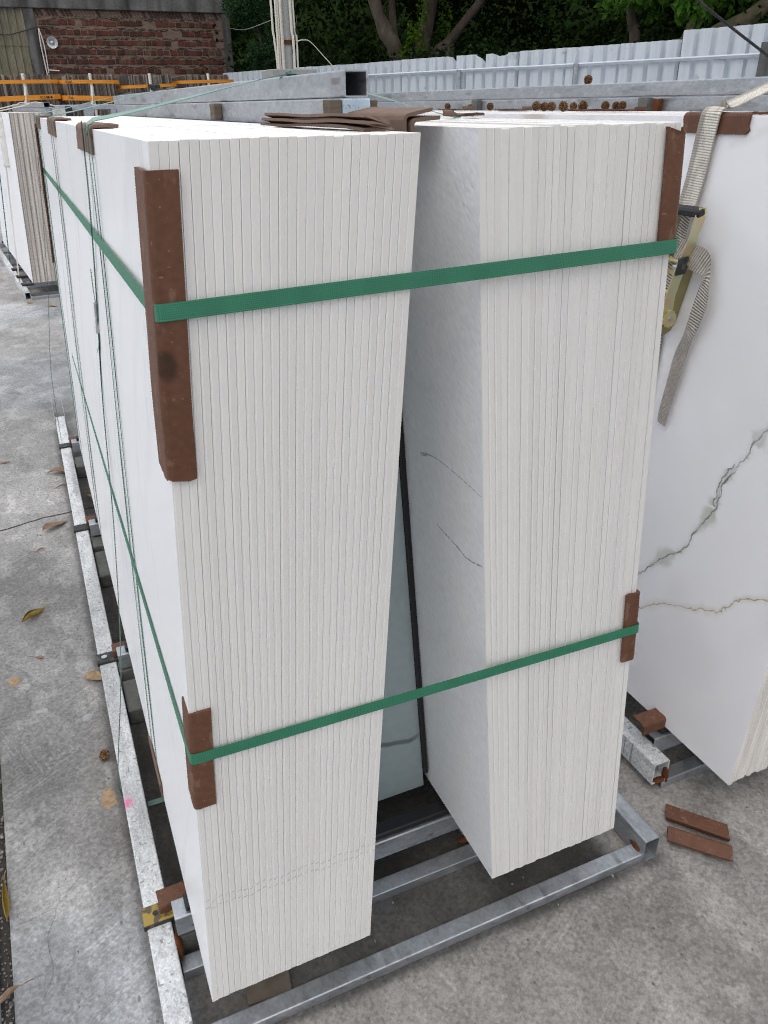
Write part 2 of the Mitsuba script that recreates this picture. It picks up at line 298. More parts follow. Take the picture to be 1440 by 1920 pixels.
def concrete(p, n, uv):
    x, y = p.x, p.y
    big = fbm(x * 1.1, y * 0.9, 1.3, octaves=4); mid = fbm(x * 6, y * 5, 2.1, octaves=4); fine = fbm(x * 130, y * 130, 5, octaves=2)
    wx, wy = x + 0.05 * (fbm(x * 8, y * 8, 3) - 0.5), y + 0.05 * (fbm(x * 8, y * 8, 9) - 0.5)
    d1, d2, r = voronoi(wx * 7.5, wy * 4.6)
    patch = smoothstep(0.60, 0.62, r) * smoothstep(0.02, 0.035, d2 - d1) * smoothstep(0.42, 0.55, fbm(x * 2.2, y * 2.2, 8))
    tone = 0.255 + 0.18 * smoothstep(0.25, 0.75, big) + 0.12 * (mid - 0.5)
    tone = tone + 0.055 * patch
    ua, va = x * 0.86 + y * 0.5, y * 0.86 - x * 0.5; ub, vb = x * 0.3 - y * 0.95, y * 0.3 + x * 0.95
    scr = smoothstep(0.70, 0.80, noise(ua * 7, va * 190, 2)) * smoothstep(0.5, 0.65, fbm(x * 3.1, y * 3.1, 21)) + 0.7 * smoothstep(0.72, 0.82, noise(ub * 9, vb * 240, 6)) * smoothstep(0.5, 0.65, fbm(x * 2.6, y * 2.6, 27))
    tone = tone + 0.07 * scr
    scuff = smoothstep(0.58, 0.66, fbm(x * 16 + 2 * mid, y * 11, 4, octaves=5)) * 0.065
    blot = smoothstep(0.52, 0.60, fbm(x * 5 + 3, y * 4 + 1, 9, octaves=5)) * 0.15
    tone = (tone + scuff) * (1 - blot) * (0.66 + 0.68 * fine) * (0.86 + 0.28 * noise(x * 330, y * 330, 8))
    tone = tone * 0.90
    c = mi.Color3f(1.0, 0.985, 0.965) * tone
    c = mix(c, mi.Color3f(0.97, 1.0, 1.04) * tone, smoothstep(0.4, 0.7, fbm(x * 0.8, y * 0.8, 6)))
    # rust bleeds and grimy ground beneath the racks, deepened with painted shade
    grime_shade = smoothstep(0.07, 0.0, dr.abs(x) - 0.52) * smoothstep(-0.06, 0.03, y) * smoothstep(4.1, 3.6, y)
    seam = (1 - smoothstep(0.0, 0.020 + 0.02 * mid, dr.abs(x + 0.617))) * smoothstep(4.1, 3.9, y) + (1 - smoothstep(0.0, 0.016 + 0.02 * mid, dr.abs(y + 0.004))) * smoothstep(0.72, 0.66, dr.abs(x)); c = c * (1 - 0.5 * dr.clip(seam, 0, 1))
    c = c * (1 - 0.72 * grime_shade * (0.6 + 0.6 * mid)); c = mix(c, (0.07, 0.052, 0.038), 0.35 * grime_shade * smoothstep(0.4, 0.65, fbm(x * 3, y * 3, 12)))
    wet = smoothstep(0.40, 0.62, fbm(x * 1.9 + 4, y * 1.7 + 1, 7, octaves=4)); c = c * (1 - 0.18 * wet)
    painted_shade = smoothstep(-0.70, -0.45, x + 0.25 * (fbm(x * 2, y * 2, 14) - 0.5)) * smoothstep(2.2, 0.6, y); c = c * (1 - 0.17 * painted_shade)  # shade around the racks painted into the floor colour on the right
    c = mix(c, mi.Color3f(1.05, 0.99, 0.92) * mi.luminance(c), 0.8 * painted_shade)
    # hairline cracks and the long joint across the yard
    cr = seg_dist(x + 0.012 * (fbm(x * 14, y * 14, 2) - 0.5), y + 0.03 * (fbm(x * 12, y * 12, 5) - 0.5), [(-1.9, 2.62), (-0.947, 2.74), (-0.851, 2.755), (-0.753, 2.787), (-0.607, 2.80), (0.2, 2.86)])[0]
    c = c * (1 - 0.85 * (1 - smoothstep(0.003, 0.011, cr)))
    e = voronoi((x + 0.25 * fbm(x * 3, y * 3, 1)) * 1.1, (y + 0.25 * fbm(x * 3, y * 3, 4)) * 1.1)
    hair = (1 - smoothstep(0.0, 0.004, e[1] - e[0])) * smoothstep(0.55, 0.65, fbm(x * 2.4, y * 2.4, 3))
    return c * (1 - 0.35 * hair)
def concrete_bump(p, n, uv): return 0.5 * fbm(p.x * 90, p.y * 90, 1, octaves=3) + 0.5 * fbm(p.x * 14, p.y * 14, 4, octaves=3) * 1.6
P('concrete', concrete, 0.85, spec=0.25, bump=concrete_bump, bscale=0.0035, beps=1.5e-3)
def cover_con(p, n, uv):
    t = 0.34 + 0.10 * (fbm(p.x * 20, p.y * 12, 2, octaves=4) - 0.5) + 0.08 * (fbm(p.x * 150, p.y * 150, 3) - 0.5)
    return mi.Color3f(0.98, 1.0, 1.0) * t
P('cover_concrete', cover_con, 0.85, spec=0.25, bump=concrete_bump, bscale=0.003, beps=1.5e-3)
P('dirt', lambda p, n, uv: mi.Color3f(0.05, 0.046, 0.042) * (0.5 + fbm(p.x * 160, p.y * 160, p.z * 160)), 0.95, spec=0.1)
P('pebble', lambda p, n, uv: mix((0.09, 0.085, 0.08), (0.30, 0.29, 0.28), noise(p.x * 130, p.y * 130, 2)), 0.9, spec=0.2)
P('paver', lambda p, n, uv: mix((0.085, 0.092, 0.09), (0.17, 0.175, 0.165), fbm(p.x * 22, p.y * 22, p.z * 22)) * (0.8 + 0.4 * noise(p.x * 160, p.y * 160, p.z * 160)), 0.9, spec=0.2)

def galv(p, n, uv):
    q = noise(p.x * 260, p.y * 170, p.z * 260); st = fbm(p.x * 34, p.y * 34, p.z * 90, octaves=3)
    d1, d2, r = voronoi(p.y * 120 + p.z * 90 + noise(p.y * 60, p.x * 60, 1), p.x * 150 + p.z * 120)
    t = 0.47 + 0.06 * (r - 0.5) + 0.14 * (st - 0.5) + 0.10 * (q - 0.5) + 0.22 * (fbm(p.x * 9, p.y * 3, p.z * 14, octaves=4) - 0.5)
    c = mi.Color3f(0.93, 0.99, 1.06) * t
    white = smoothstep(0.55, 0.78, fbm(p.x * 28, p.y * 28, p.z * 50 + 3, octaves=4)); c = mix(c, (0.66, 0.68, 0.70), 0.55 * white)
    dirt = smoothstep(0.62, 0.80, fbm(p.x * 30 + 2, p.y * 7, p.z * 30, octaves=4)); c = c * (1 - 0.35 * dirt)
    rust = smoothstep(0.72, 0.80, fbm(p.x * 18 + 7, p.y * 5.1, p.z * 30, octaves=4)); return mix(c, (0.13, 0.06, 0.035), 0.5 * rust)
P('galvanised', galv, lambda p, n, uv: 0.34 + 0.22 * noise(p.x * 40, p.y * 30, p.z * 40), metal=0.8, spec=0.5)
def galv_bright(p, n, uv):
    d1, d2, r = voronoi(p.y * 150 + 1.2 * noise(p.y * 90, p.x * 90, 1), p.x * 190 + p.z * 150)
    t = 0.56 + 0.16 * (r - 0.5) + 0.30 * (fbm(p.x * 40, p.y * 14, p.z * 40, octaves=4) - 0.5)
    t = t * (0.74 + 0.52 * noise(p.x * 420, p.y * 300, p.z * 420)) * (0.85 + 0.3 * smoothstep(0.35, 0.65, fbm(p.x * 20, p.y * 1.6, 2)))
    spot = smoothstep(0.86, 0.90, noise(p.x * 130, p.y * 130, 4)); c = mi.Color3f(0.97, 1.0, 1.02) * t * (1 - 0.45 * spot)
    pink = (1 - smoothstep(0.010, 0.034, dr.abs(p.y - 0.70))) * smoothstep(-0.580, -0.605, p.x) * smoothstep(0.25, 0.6, noise(p.x * 70, p.y * 70, p.z * 70))
    return mix(c, (0.75, 0.12, 0.35), 0.75 * pink)
P('galvanised_bright', galv_bright, 0.6, metal=0.15, spec=0.5)
P('pale_plate', lambda p, n, uv: mix((0.34, 0.42, 0.44), (0.45, 0.52, 0.53), fbm(p.x * 9, p.y * 9, p.z * 3)) * (1 - 0.55 * (1 - smoothstep(0.003, 0.012, dr.abs(p.z - 0.33 - 0.03 * noise(p.x * 20, 1, 2)))) * smoothstep(0.1, 0.05, dr.abs(p.x - 0.05)) ) * (0.95 + 0.08 * noise(p.x * 90, p.y * 90, p.z * 60)),
  0.5, metal=0.2, spec=0.5)
P('pale_paint', lambda p, n, uv: mix((0.42, 0.56, 0.68), (0.50, 0.62, 0.72), noise(p.x * 60, p.y * 60, p.z * 60)) * (1 - 0.5 * smoothstep(0.85, 0.9, noise(p.x * 300, p.z * 300, 1))), 0.4)
P('rust', lambda p, n, uv: mix((0.05, 0.022, 0.012), (0.17, 0.065, 0.025), fbm(p.x * 80, p.y * 80, p.z * 80)), 0.9, spec=0.15)
P('yellow_paint', lambda p, n, uv: mix((0.34, 0.24, 0.045), (0.10, 0.075, 0.04), smoothstep(0.45, 0.62, fbm(p.x * 70, p.y * 70, p.z * 70, octaves=4))), 0.5)
P('black_steel', lambda p, n, uv: mix((0.018, 0.019, 0.021), (0.07, 0.07, 0.07), smoothstep(0.55, 0.75, fbm(p.x * 60, p.y * 60, p.z * 60))), 0.5)
P('rubber', (0.012, 0.012, 0.016), 0.5)
P('old_wood', lambda p, n, uv: mix((0.07, 0.055, 0.042), (0.22, 0.185, 0.15), fbm(p.x * 30, p.y * 30, p.z * 160, octaves=4)), 0.9, spec=0.1)
def board_col(p, n, uv):
    f = fbm(p.x * 140, p.y * 140, p.z * 140, octaves=3); g = fbm(p.x * 10, p.y * 10, p.z * 6)
    c = mix((0.082, 0.033, 0.018), (0.152, 0.068, 0.038), f * 0.7 + 0.3 * g)
    c = mix(c, (0.30, 0.19, 0.12), 0.6 * smoothstep(0.86, 0.92, noise(p.x * 260, p.y * 260, p.z * 260)))
    c = c * (0.82 + 0.36 * fbm(p.x * 45, p.y * 45, p.z * 4.5, octaves=4)); c = mix(c, (0.26, 0.17, 0.115), 0.35 * smoothstep(0.62, 0.72, fbm(p.x * 60 + 3, p.y * 60, p.z * 22, octaves=4)))
    spot = (1 - smoothstep(0.010, 0.019, dr.sqrt(dr.square(p.x + 0.419) + dr.square((p.z - 1.500) * 0.72)))) * dr.select(p.y < 0, 1.0, 0.0)
    return c * (1 - 0.55 * spot)
P('fibreboard', board_col, 0.55, spec=0.35, bump=lambda p, n, uv: fbm(p.x * 220, p.y * 220, p.z * 220), bscale=0.0005, beps=5e-4)
P('fibreboard_dusty', lambda p, n, uv: mix((0.13, 0.085, 0.065), (0.20, 0.14, 0.11), fbm(p.x * 30, p.y * 30, p.z * 60, octaves=4)), 0.7, spec=0.25)
def weave(uv, a, b):
    u, v = uv.x * a, uv.y * b
    return 0.5 + 0.5 * dr.sin((u + v) * 6.2832) * dr.sin((u - v) * 6.2832)
P('green_strap', lambda p, n, uv: mix((0.012, 0.125, 0.068), (0.035, 0.235, 0.135), weave(uv, 180, 180)) * (0.9 + 0.2 * noise(p.x * 40, p.y * 40, p.z * 40)), 0.35, spec=0.6, bump=lambda p, n, uv: weave(uv, 180, 180), bscale=0.0006, beps=4e-4)
P('green_cord', lambda p, n, uv: mix((0.035, 0.10, 0.075), (0.10, 0.22, 0.17), noise(p.x * 90, p.y * 90, p.z * 30)), 0.4)
P('pale_green_strap', lambda p, n, uv: mix((0.06, 0.17, 0.14), (0.22, 0.36, 0.31), noise(p.x * 20, p.y * 20, p.z * 50)), 0.35)
def web_col(p, n, uv):
    rib = 0.5 + 0.5 * dr.sin(uv.y * 6.2832 / 0.0058)
    c = mix((0.34, 0.31, 0.275), (0.74, 0.71, 0.64), smoothstep(0.05, 0.6, rib))
    d = smoothstep(0.45, 0.72, fbm(uv.x * 60, uv.y * 22, 3, octaves=4)); c = mix(c, mi.Color3f(0.20, 0.185, 0.165), 0.55 * d * (1 - 0.5 * rib))
    e = smoothstep(0.0035, 0.001, dr.minimum(uv.x, 0.05 - uv.x)); return mix(c, (0.23, 0.21, 0.19), 0.6 * e)
P('webbing', web_col, 0.9, spec=0.1, bump=lambda p, n, uv: 0.5 + 0.5 * dr.sin(uv.y * 6.2832 / 0.0058), bscale=0.0008, beps=4e-4)
def grey_web(p, n, uv):
    rib = 0.5 + 0.5 * dr.sin((uv.y + 0.25 * uv.x) * 6.2832 / 0.0068)
    return mix((0.12, 0.11, 0.10), (0.56, 0.52, 0.47), smoothstep(0.1, 0.9, rib)) * (0.75 + 0.5 * fbm(uv.x * 80, uv.y * 30, 1))
P('webbing_grey', grey_web, 0.9, spec=0.1, bump=lambda p, n, uv: 0.5 + 0.5 * dr.sin((uv.y + 0.25 * uv.x) * 6.2832 / 0.0068), bscale=0.0009, beps=4e-4)
def zinc(p, n, uv):
    k = fbm(p.x * 26, p.y * 26, p.z * 16)
    return mix(mix((0.62, 0.58, 0.22), (0.60, 0.47, 0.34), smoothstep(0.35, 0.6, k)), (0.48, 0.58, 0.32), smoothstep(0.5, 0.75, k))
P('zinc_yellow', zinc, 0.32, metal=0.75)
P('zinc_dark', lambda p, n, uv: mix((0.20, 0.18, 0.09), (0.36, 0.31, 0.14), fbm(p.x * 40, p.y * 40, p.z * 30)), 0.4, metal=0.7)
P('steel', (0.5, 0.5, 0.5), 0.3, metal=0.9)
P('white_plastic', lambda p, n, uv: mix((0.55, 0.52, 0.45), (0.78, 0.75, 0.68), fbm(p.x * 9, p.y * 9, p.z * 1.5)), 0.5)
P('white_paint', (0.72, 0.71, 0.68), 0.5)
P('orange_webbing', lambda p, n, uv: mix((0.62, 0.20, 0.008), (0.75, 0.30, 0.02), noise(p.x * 8, p.y * 8, p.z * 60)), 0.5)
P('black_print', (0.02, 0.018, 0.015), 0.6)
def brick_col(p, n, uv):
    i, k = dr.floor((p.x - 0.46) / 0.141), dr.floor((p.z - 2.406) / 0.1745)
    a = cell_rand(i, k, 2); b = cell_rand(i, k, 9)
    c = mix(mix((0.135, 0.050, 0.036), (0.070, 0.038, 0.030), smoothstep(0.3, 0.75, a)), (0.135, 0.085, 0.058), 0.8 * smoothstep(0.65, 0.95, b))
    return c * (0.7 + 0.6 * fbm(p.x * 18, p.y, p.z * 18, octaves=4))
P('brick', brick_col, 0.9, spec=0.15)
P('thin_brick', lambda p, n, uv: mix((0.030, 0.023, 0.021), (0.14, 0.085, 0.070), fbm(p.x * 9, p.y, p.z * 40, octaves=3)), 0.9, spec=0.15)
P('mortar', lambda p, n, uv: mix((0.15, 0.108, 0.088), (0.27, 0.205, 0.17), fbm(p.x * 11, p.y, p.z * 25, octaves=4)), 0.95, spec=0.1)
def old_conc(p, n, uv):
    s = fbm(p.x * 6, p.y * 2, p.z * 0.7, octaves=4); f = fbm(p.x * 30, p.y * 30, p.z * 30)
    return mi.Color3f(0.98, 1.0, 0.97) * (0.05 + 0.15 * smoothstep(0.25, 0.8, s) * (0.6 + 0.8 * f))
P('old_concrete', old_conc, 0.95, spec=0.1)
P('old_sheet', lambda p, n, uv: mix((0.13, 0.125, 0.095), (0.28, 0.255, 0.18), fbm(p.x * 4, p.y, p.z * 1.5, octaves=4)) * (0.85 + 0.3 * noise(p.x * 60, 1, p.z * 12)), 0.85, spec=0.2)
def fence_col(p, n, uv):
    s = fbm(p.x * 40 + p.y * 40, 1.0, p.z * 1.3, octaves=3); g = fbm(p.x * 2 + p.y * 2, 2.0, p.z * 2)
    c = mi.Color3f(0.60, 0.655, 0.715) * (0.84 + 0.22 * s + 0.12 * (g - 0.5))
    return mix(c, (0.25, 0.24, 0.24), 0.5 * smoothstep(0.72, 0.85, fbm(p.x * 9 + p.y * 9, 3.0, p.z * 6, octaves=4)))
P('fence_sheet', fence_col, 0.5, metal=0.0, spec=0.5)
P('bark', lambda p, n, uv: mix((0.05, 0.042, 0.034), (0.20, 0.165, 0.135), fbm(p.x * 14, p.y * 14, p.z * 5, octaves=4)) * (0.7 + 0.5 * noise(p.x * 3, p.y * 3, p.z * 3)), 0.95, spec=0.1,
  bump=lambda p, n, uv: fbm(p.x * 22, p.y * 22, p.z * 8, octaves=3), bscale=0.03, beps=4e-3)
P('mossy_bark', lambda p, n, uv: mix((0.06, 0.055, 0.03), (0.20, 0.175, 0.12), fbm(p.x * 12, p.y * 12, p.z * 7, octaves=4)), 0.95, spec=0.1, bump=lambda p, n, uv: fbm(p.x * 20, p.y * 20, p.z * 12, octaves=3), bscale=0.03, beps=4e-3)
def leafm(name, lo, hi, trans, s=3.0):
    c = lambda p, n, uv: mix(lo, hi, cell_rand(dr.floor(p.x * 14), dr.floor(p.y * 14), dr.floor(p.z * 14)) * 0.6 + 0.4 * noise(p.x * s, p.y * s, p.z * s))
    scene[name] = {'type': 'principledthin', 'base_color': proc(c), 'roughness': 0.5, 'spec_trans': 0.0, 'diff_trans': trans, 'eta': 1.4}
leafm('leaf_dark', (0.008, 0.015, 0.006), (0.036, 0.064, 0.020), 0.3)
leafm('leaf_mid', (0.022, 0.055, 0.026), (0.060, 0.125, 0.055), 0.5)
leafm('leaf_fresh', (0.07, 0.16, 0.015), (0.20, 0.34, 0.04), 0.9)
leafm('leaf_broad', (0.035, 0.10, 0.014), (0.11, 0.25, 0.04), 0.8)
P('cone_scale', lambda p, n, uv: mix((0.045, 0.022, 0.012), (0.30, 0.17, 0.09), smoothstep(0.3, 0.75, noise(p.x * 420, p.y * 420, p.z * 420))), 0.8, spec=0.2)
P('dry_leaf', lambda p, n, uv: mix((0.17, 0.105, 0.018), (0.36, 0.25, 0.055), fbm(p.x * 60, p.y * 60, p.z * 60)) , 0.6, spec=0.3)
P('brown_leaf', lambda p, n, uv: mix((0.15, 0.095, 0.065), (0.33, 0.23, 0.165), fbm(p.x * 60, p.y * 60, p.z * 60)), 0.8, spec=0.2)
P('dried_mud', lambda p, n, uv: mix((0.22, 0.155, 0.10), (0.45, 0.33, 0.22), fbm(p.x * 120, p.y * 120, 3, octaves=3)), 0.95, spec=0.1)

# ------------------------------------------------------------------ ground
prof = [(-60, 0.014), (-0.952, 0.014), (-0.948, 0.010), (-0.946, -0.03), (-0.919, -0.03), (-0.917, -0.004), (-0.912, 0.0), (60, 0.0)]
def strip_mesh(pr, y0, y1, zoff=0.0):
    ys = np.linspace(y0, y1, 2); V = np.array([(x - 0.034 * (y - 0.22), y, z) for y in ys for x, z in pr]); n = len(pr)
    f = [[i, i + 1, n + i + 1, n + i] for i in range(n - 1)]
    return (V, np.array(f))
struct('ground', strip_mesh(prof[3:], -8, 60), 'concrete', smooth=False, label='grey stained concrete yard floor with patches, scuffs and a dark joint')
struct('drain_cover_strip', strip_mesh(prof[:4], -8, 60), 'cover_concrete', smooth=False, label='paler raised concrete strip along the left edge')
rs = np.random.RandomState(3)
struct('groove_dirt', strip_mesh([(-0.9465, -0.013), (-0.933, -0.009), (-0.918, -0.014)], -1, 9), 'dirt', smooth=True, label='dark dirt filling the groove beside the raised strip')
peb = []
base_peb = trimesh.creation.icosphere(1, 1.0)
for i in range(420):
    m = base_peb.copy(); s = 0.0016 + 0.0035 * rs.rand() ** 2
    m.vertices = m.vertices * (1 + 0.35 * (rs.rand(len(m.vertices), 1) - 0.5)) * [s, s * 1.2, s * 0.7]
    y = -0.1 + 2.6 * rs.rand() ** 1.4; m.apply_translation([-0.932 - 0.034 * (y - 0.22) + 0.013 * np.clip(rs.randn() * 0.7, -1, 1), y, -0.010 + 0.003 * rs.rand()]); peb.append(m)
struct('gravel', join(peb), 'pebble', smooth=True, label='loose grit lying in the groove', kind='stuff')

grit = []
chip = trimesh.creation.icosphere(0, 1.0)
for i in range(620):
    m = chip.copy(); sz = 0.0012 + 0.0030 * rs.rand() ** 3
    m.vertices = m.vertices * (1 + 0.5 * (rs.rand(len(m.vertices), 1) - 0.5)) * [sz, sz * (1 + rs.rand()), sz * 0.5]
    if rs.rand() < 0.6: px_, py_ = (-0.625 - 0.28 * rs.rand() ** 1.6, -0.1 + 4.5 * rs.rand())
    else: px_, py_ = (-0.4 + 1.6 * rs.rand(), -0.5 + 0.75 * rs.rand())
    m.apply_translation([px_, py_, sz * 0.3]); grit.append(m)
struct('grit', join(grit), 'pebble', smooth=False, label='fine dark grit and crumbs scattered over the concrete', kind='stuff')
# ------------------------------------------------------------------ slabs
ZB, H = 0.168, 1.6
def slab_mesh(h, L, t, tilt, bow=0.0, bow2=0.0, c=0.00045, ns=9, ph=0.0):
    def ring(z, e):
        x0, x1, y0, y1, k = e, t - e, e, L - e, c - 0.97 * e
        k = max(k, 0.00004)
        pr = [(x0 + k, y0), (x1 - k, y0), (x1, y0 + k), (x1, y1 - k), (x1 - k, y1), (x0 + k, y1), (x0, y1 - k), (x0, y0 + k)]
        u = z / h; off = z * tilt + bow * math.sin(math.pi * u) + bow2 * math.sin(2 * math.pi * u + ph)
        return [(x + off, y, z) for x, y in pr]
    zs = [(0, c)] + [(c, 0)] + [(h * k / ns, 0) for k in range(1, ns)] + [(h - c, 0), (h, c)]
    V = [q for z, e in zs for q in ring(z, e)]; n = 8; f = []
    for i in range(len(zs) - 1):
        for j in range(n):
            a, b = i * n + j, i * n + (j + 1) % n; f += [[a, b, b + n], [a, b + n, a + n]]
    top = (len(zs) - 1) * n
    for j in range(1, n - 1): f += [[0, j + 1, j], [top, top + j, top + j + 1]]
    return trimesh.Trimesh(np.array(V), np.array(f), process=False)

rs = np.random.RandomState(11)
# left stack of the near rack: 29 slabs, polished face outwards (to the left)
LEN = 3.3
def hn(h): return h * math.cos(0.07)
LW = 0.3526
GRP = 'white slabs leaning on the near rack, left stack'
for i in range(29):
    t = LW / 29 - 0.00038 - 0.0008 * rs.rand() ** 4
    m = slab_mesh(hn(H), LEN, t, TILT_L, bow=-0.003 + 0.00010 * rs.randn(), bow2=0.00008 * rs.randn(), ph=rs.rand() * 6)
    x = -0.5105 + i * LW / 29; dz = 0.0005 * rs.randn(); dy = 0.00035 * rs.randn() + (0.0006 if i else 0)
    if i == 0: lab = 'outermost white slab of the near left stack, its faintly veined polished face to the left'
    elif i == 28: lab = 'innermost white slab of the near left stack, beside the gap'
    else: lab = f'white slab with beige edge, {WORDS[i]} from the left in the near left stack'
    single('stone_slab', m, 'slab_left_outer' if i == 0 else 'slab_left', lab, 'stone slab', GRP, smooth=False, M=T().translate([x, dy, ZB + dz]))
RW = 0.3551
GRP = 'white slabs leaning on the near rack, right stack'
for i in range(29):
    t = RW / 29 - 0.00036 - 0.0010 * rs.rand() ** 5
    bow = -0.0045 if i == 0 else -0.0045 + 0.00010 * rs.randn() + 0.0035 * i / 29
    m = slab_mesh(hn(H), LEN, t, TILT_R, bow=bow, bow2=0.00008 * rs.randn(), ph=rs.rand() * 6)
    x = 0.1579 + i * RW / 29; dz = 0.0007 * rs.randn(); dy = 0.011 + 0.0005 * rs.randn()
    if i == 0: lab = 'innermost slab of the near right stack, embossed grey back with pencil scribbles facing the gap'
    elif i == 28: lab = 'outermost white slab of the near right stack, under the brown edge boards'
    else: lab = f'white slab with beige edge, {WORDS[i]} from the left in the near right stack'
    single('stone_slab', m, 'slab_embossed' if i == 0 else 'slab_right', lab, 'stone slab', GRP, smooth=False, M=T().translate([x, dy, ZB + 0.004 + dz]))
# neighbouring rack on the right: a left stack facing us with its marble face, and its right stack behind the ridge
R3X = 1.393
R3 = rotz(0, (R3X, 0, 0))
rest = [mikit.ply(slab_mesh(hn(H), 3.2, 0.0116, TILT_L, bow=0.001 * k - 0.002, bow2=0.0003 * k), 'slab_marble_rest', False) for k in range(4)]
rest_r = [mikit.ply(slab_mesh(hn(H), 3.2, 0.0116, TILT_R, bow=0.0), 'slab_marble_rest', False)]
for i in range(29):
    x = R3X - 0.5105 + i * LW / 29
    Mx = T().translate([x, (0.0 if i < 1 else 0.004 + 0.004 * rs.rand()), ZB + (0.0025 * rs.randn() if i else 0)])
    if i == 0: single('stone_slab', slab_mesh(hn(H), 3.2, 0.0118, TILT_L, bow=-0.002), 'slab_marble', 'white marble slab with dark grey veins facing the near rack', 'stone slab', 'slabs leaning on the right-hand rack, left stack', smooth=False, M=Mx)
    else: single('stone_slab', rest[i % 4], None, f'slab with chipped beige edge, {WORDS[i]} behind the veined marble face on the right-hand rack', 'stone slab', 'slabs leaning on the right-hand rack, left stack', M=Mx)
for i in range(29):
    x = R3X + 0.1579 + i * RW / 29
    single('stone_slab', rest_r[0], None, 'white slab top just showing behind the ridge tubes of the right-hand rack', 'stone slab', 'slabs behind the ridge of the right-hand rack', M=T().translate([x, 0.02 + 0.003 * rs.rand(), ZB - 0.004]))
# rack further back on the left, turned a little
R2 = rotz(math.radians(4.9), (-0.586 + 0.5105 * math.cos(math.radians(4.9)), 8.169 + 0.5105 * math.sin(math.radians(4.9)), 0))
dirt_m = [mikit.ply(slab_mesh(hn(H), 3.2, t, TILT_L, ns=4, bow=0.001 * k), 'slab_dirty', False) for k, t in enumerate((0.0112, 0.0104, 0.0116))]
for i in range(29):
    lab = 'outermost white slab of the far left rack, its polished face to the yard' if i == 0 else 'thin beige-edged slab in the stack on the far left rack'
    M = R2 @ mat((-0.5105 + i * LW / 29, 0.004 * rs.rand(), ZB), (1, 0, 0), (0, 1, 0), (0, 0, 1))
    single('stone_slab', dirt_m[0] if i == 0 else dirt_m[rs.randint(3)], None, lab, 'stone slab', 'slabs on the far left rack', M=M)
clean_m = mikit.ply(slab_mesh(hn(H), 3.2, 0.0116, TILT_R, ns=3), 'slab_marble_rest', False)
for i in range(14):
    M = R2 @ mat((0.158 + i * RW / 29, 0.2, ZB + 0.02), (1, 0, 0), (0, 1, 0), (0, 0, 1))
    single('stone_slab', clean_m, None, 'white slab top showing behind the ridge of the far left rack', 'stone slab', 'right-hand slabs of the far left rack', M=M)

# ------------------------------------------------------------------ steel transport racks
def rack(M, label, rail_y0=0.0, rail_z=0.0, L=4.05, lrx=-0.584, full=True):
    t = thing('transport_rack', label, 'transport rack', 'steel racks carrying slabs')
    def pt(name, mesh, bs, smooth=30, par=None, **k): return part(par or t, name, moved(mesh, M), bs, smooth, **k)
    pt('side_rail', moved(rect_tube(0.056, 0.077, L, 0.003, 0.004), mat((lrx, rail_y0, rail_z), (1, 0, 0), (0, 1, 0), (0, 0, 1))), 'galvanised_bright', label='pale spangled galvanised side rail')
    pt('side_rail', moved(rect_tube(0.049, 0.077, L - 0.4, 0.003, 0.006), mat((0.6445, rail_y0, rail_z), (1, 0, 0), (0, 1, 0), (0, 0, 1))), 'galvanised')
    if rail_z == 0: pt('front_rail', moved(along_x(rect_tube(0.042, 0.031, 1.175, 0.003, 0.004)), mat((-0.5555, 0.022, 0), (1, 0, 0), (0, 1, 0), (0, 0, 1))), 'galvanised')
    for k, y in enumerate((0.18, 1.27, 2.30, 3.35)):
        pt('cross_bar', moved(along_x(rect_tube(0.042, 0.030, 1.17, 0.003, 0.003)), mat((-0.553, y + 0.02, 0), (1, 0, 0), (0, 1, 0), (0, 0, 1))), 'galvanised')
    for k, y in enumerate((0.264, 1.33, 2.36, 3.42)):
        be = pt('bearer', moved(along_x(rect_tube(0.054, 0.062, 1.10, 0.003, 0.005)), mat((-0.548, y, 0.0785), (1, 0, 0), (0, 1, 0), (0, 0, 1))), 'galvanised')
        for x in (-0.2, 0.235):
            pt('stub_post', cbox(x - 0.022, x + 0.022, y - 0.022, y + 0.022, 0.032, 0.078, 0.002), 'galvanised')
        pt('slab_pad', cbox(-0.52, 0.52, y - 0.02, y + 0.02, 0.1415, 0.160, 0.003), 'rubber', par=be)
    zt = 1.755
    for y in (0.345, 3.1):
        xl = lambda z: -0.158 + (z - 0.168) * 0.0674 + 0.004; xr = lambda z: 0.158 - (z - 0.168) * 0.0727 - 0.016
        pg = [(xl(0.16), 0.16), (xr(0.16), 0.16), (xr(zt), zt), (xl(zt), zt)]
        V = np.array([(x, y, z) for x, z in pg] + [(x, y + 0.05, z) for x, z in pg])
        pp = pt('post_plate', trimesh.convex.convex_hull(V), 'pale_plate', label='pale galvanised upright plate between the two stacks')
        st = [(xr(z) + dx, z) for z, dx in ((0.215, 0.001), (1.7, 0.001), (1.7, 0.011), (0.215, 0.011))]
        V = np.array([(x, y - 0.012, z) for x, z in st] + [(x, y + 0.06, z) for x, z in st])
        pt('dark_strip', trimesh.convex.convex_hull(V), 'rubber', par=pp, label='black strip down the edge of the upright plate')  # black strip filling the gap between plate and right stack
    rg = pt('ridge_tube', moved(rect_tube(0.050, 0.046, 3.1, 0.003, 0.004), mat((0, 0.357, 1.7615), (1, 0, 0), (0, 1, 0), (0, 0, 1))), 'galvanised')
    pt('end_cap', cbox(-0.0245, 0.0245, 0.350, 0.3565, 1.762, 1.807, 0.0015), 'pale_paint', par=rg, label='pale blue painted cap closing the ridge tube')
    return t
r1 = rack(np.eye(4), 'galvanised A-frame rack under the two near stacks of white slabs')
r3 = rack(R3, 'galvanised A-frame rack on the right, carrying the veined marble slab', rail_y0=0.18, rail_z=0.031, L=3.6, lrx=-0.565, full=False)
r2 = rack(R2, 'galvanised A-frame rack far on the left, carrying dirty-edged slabs', full=False)
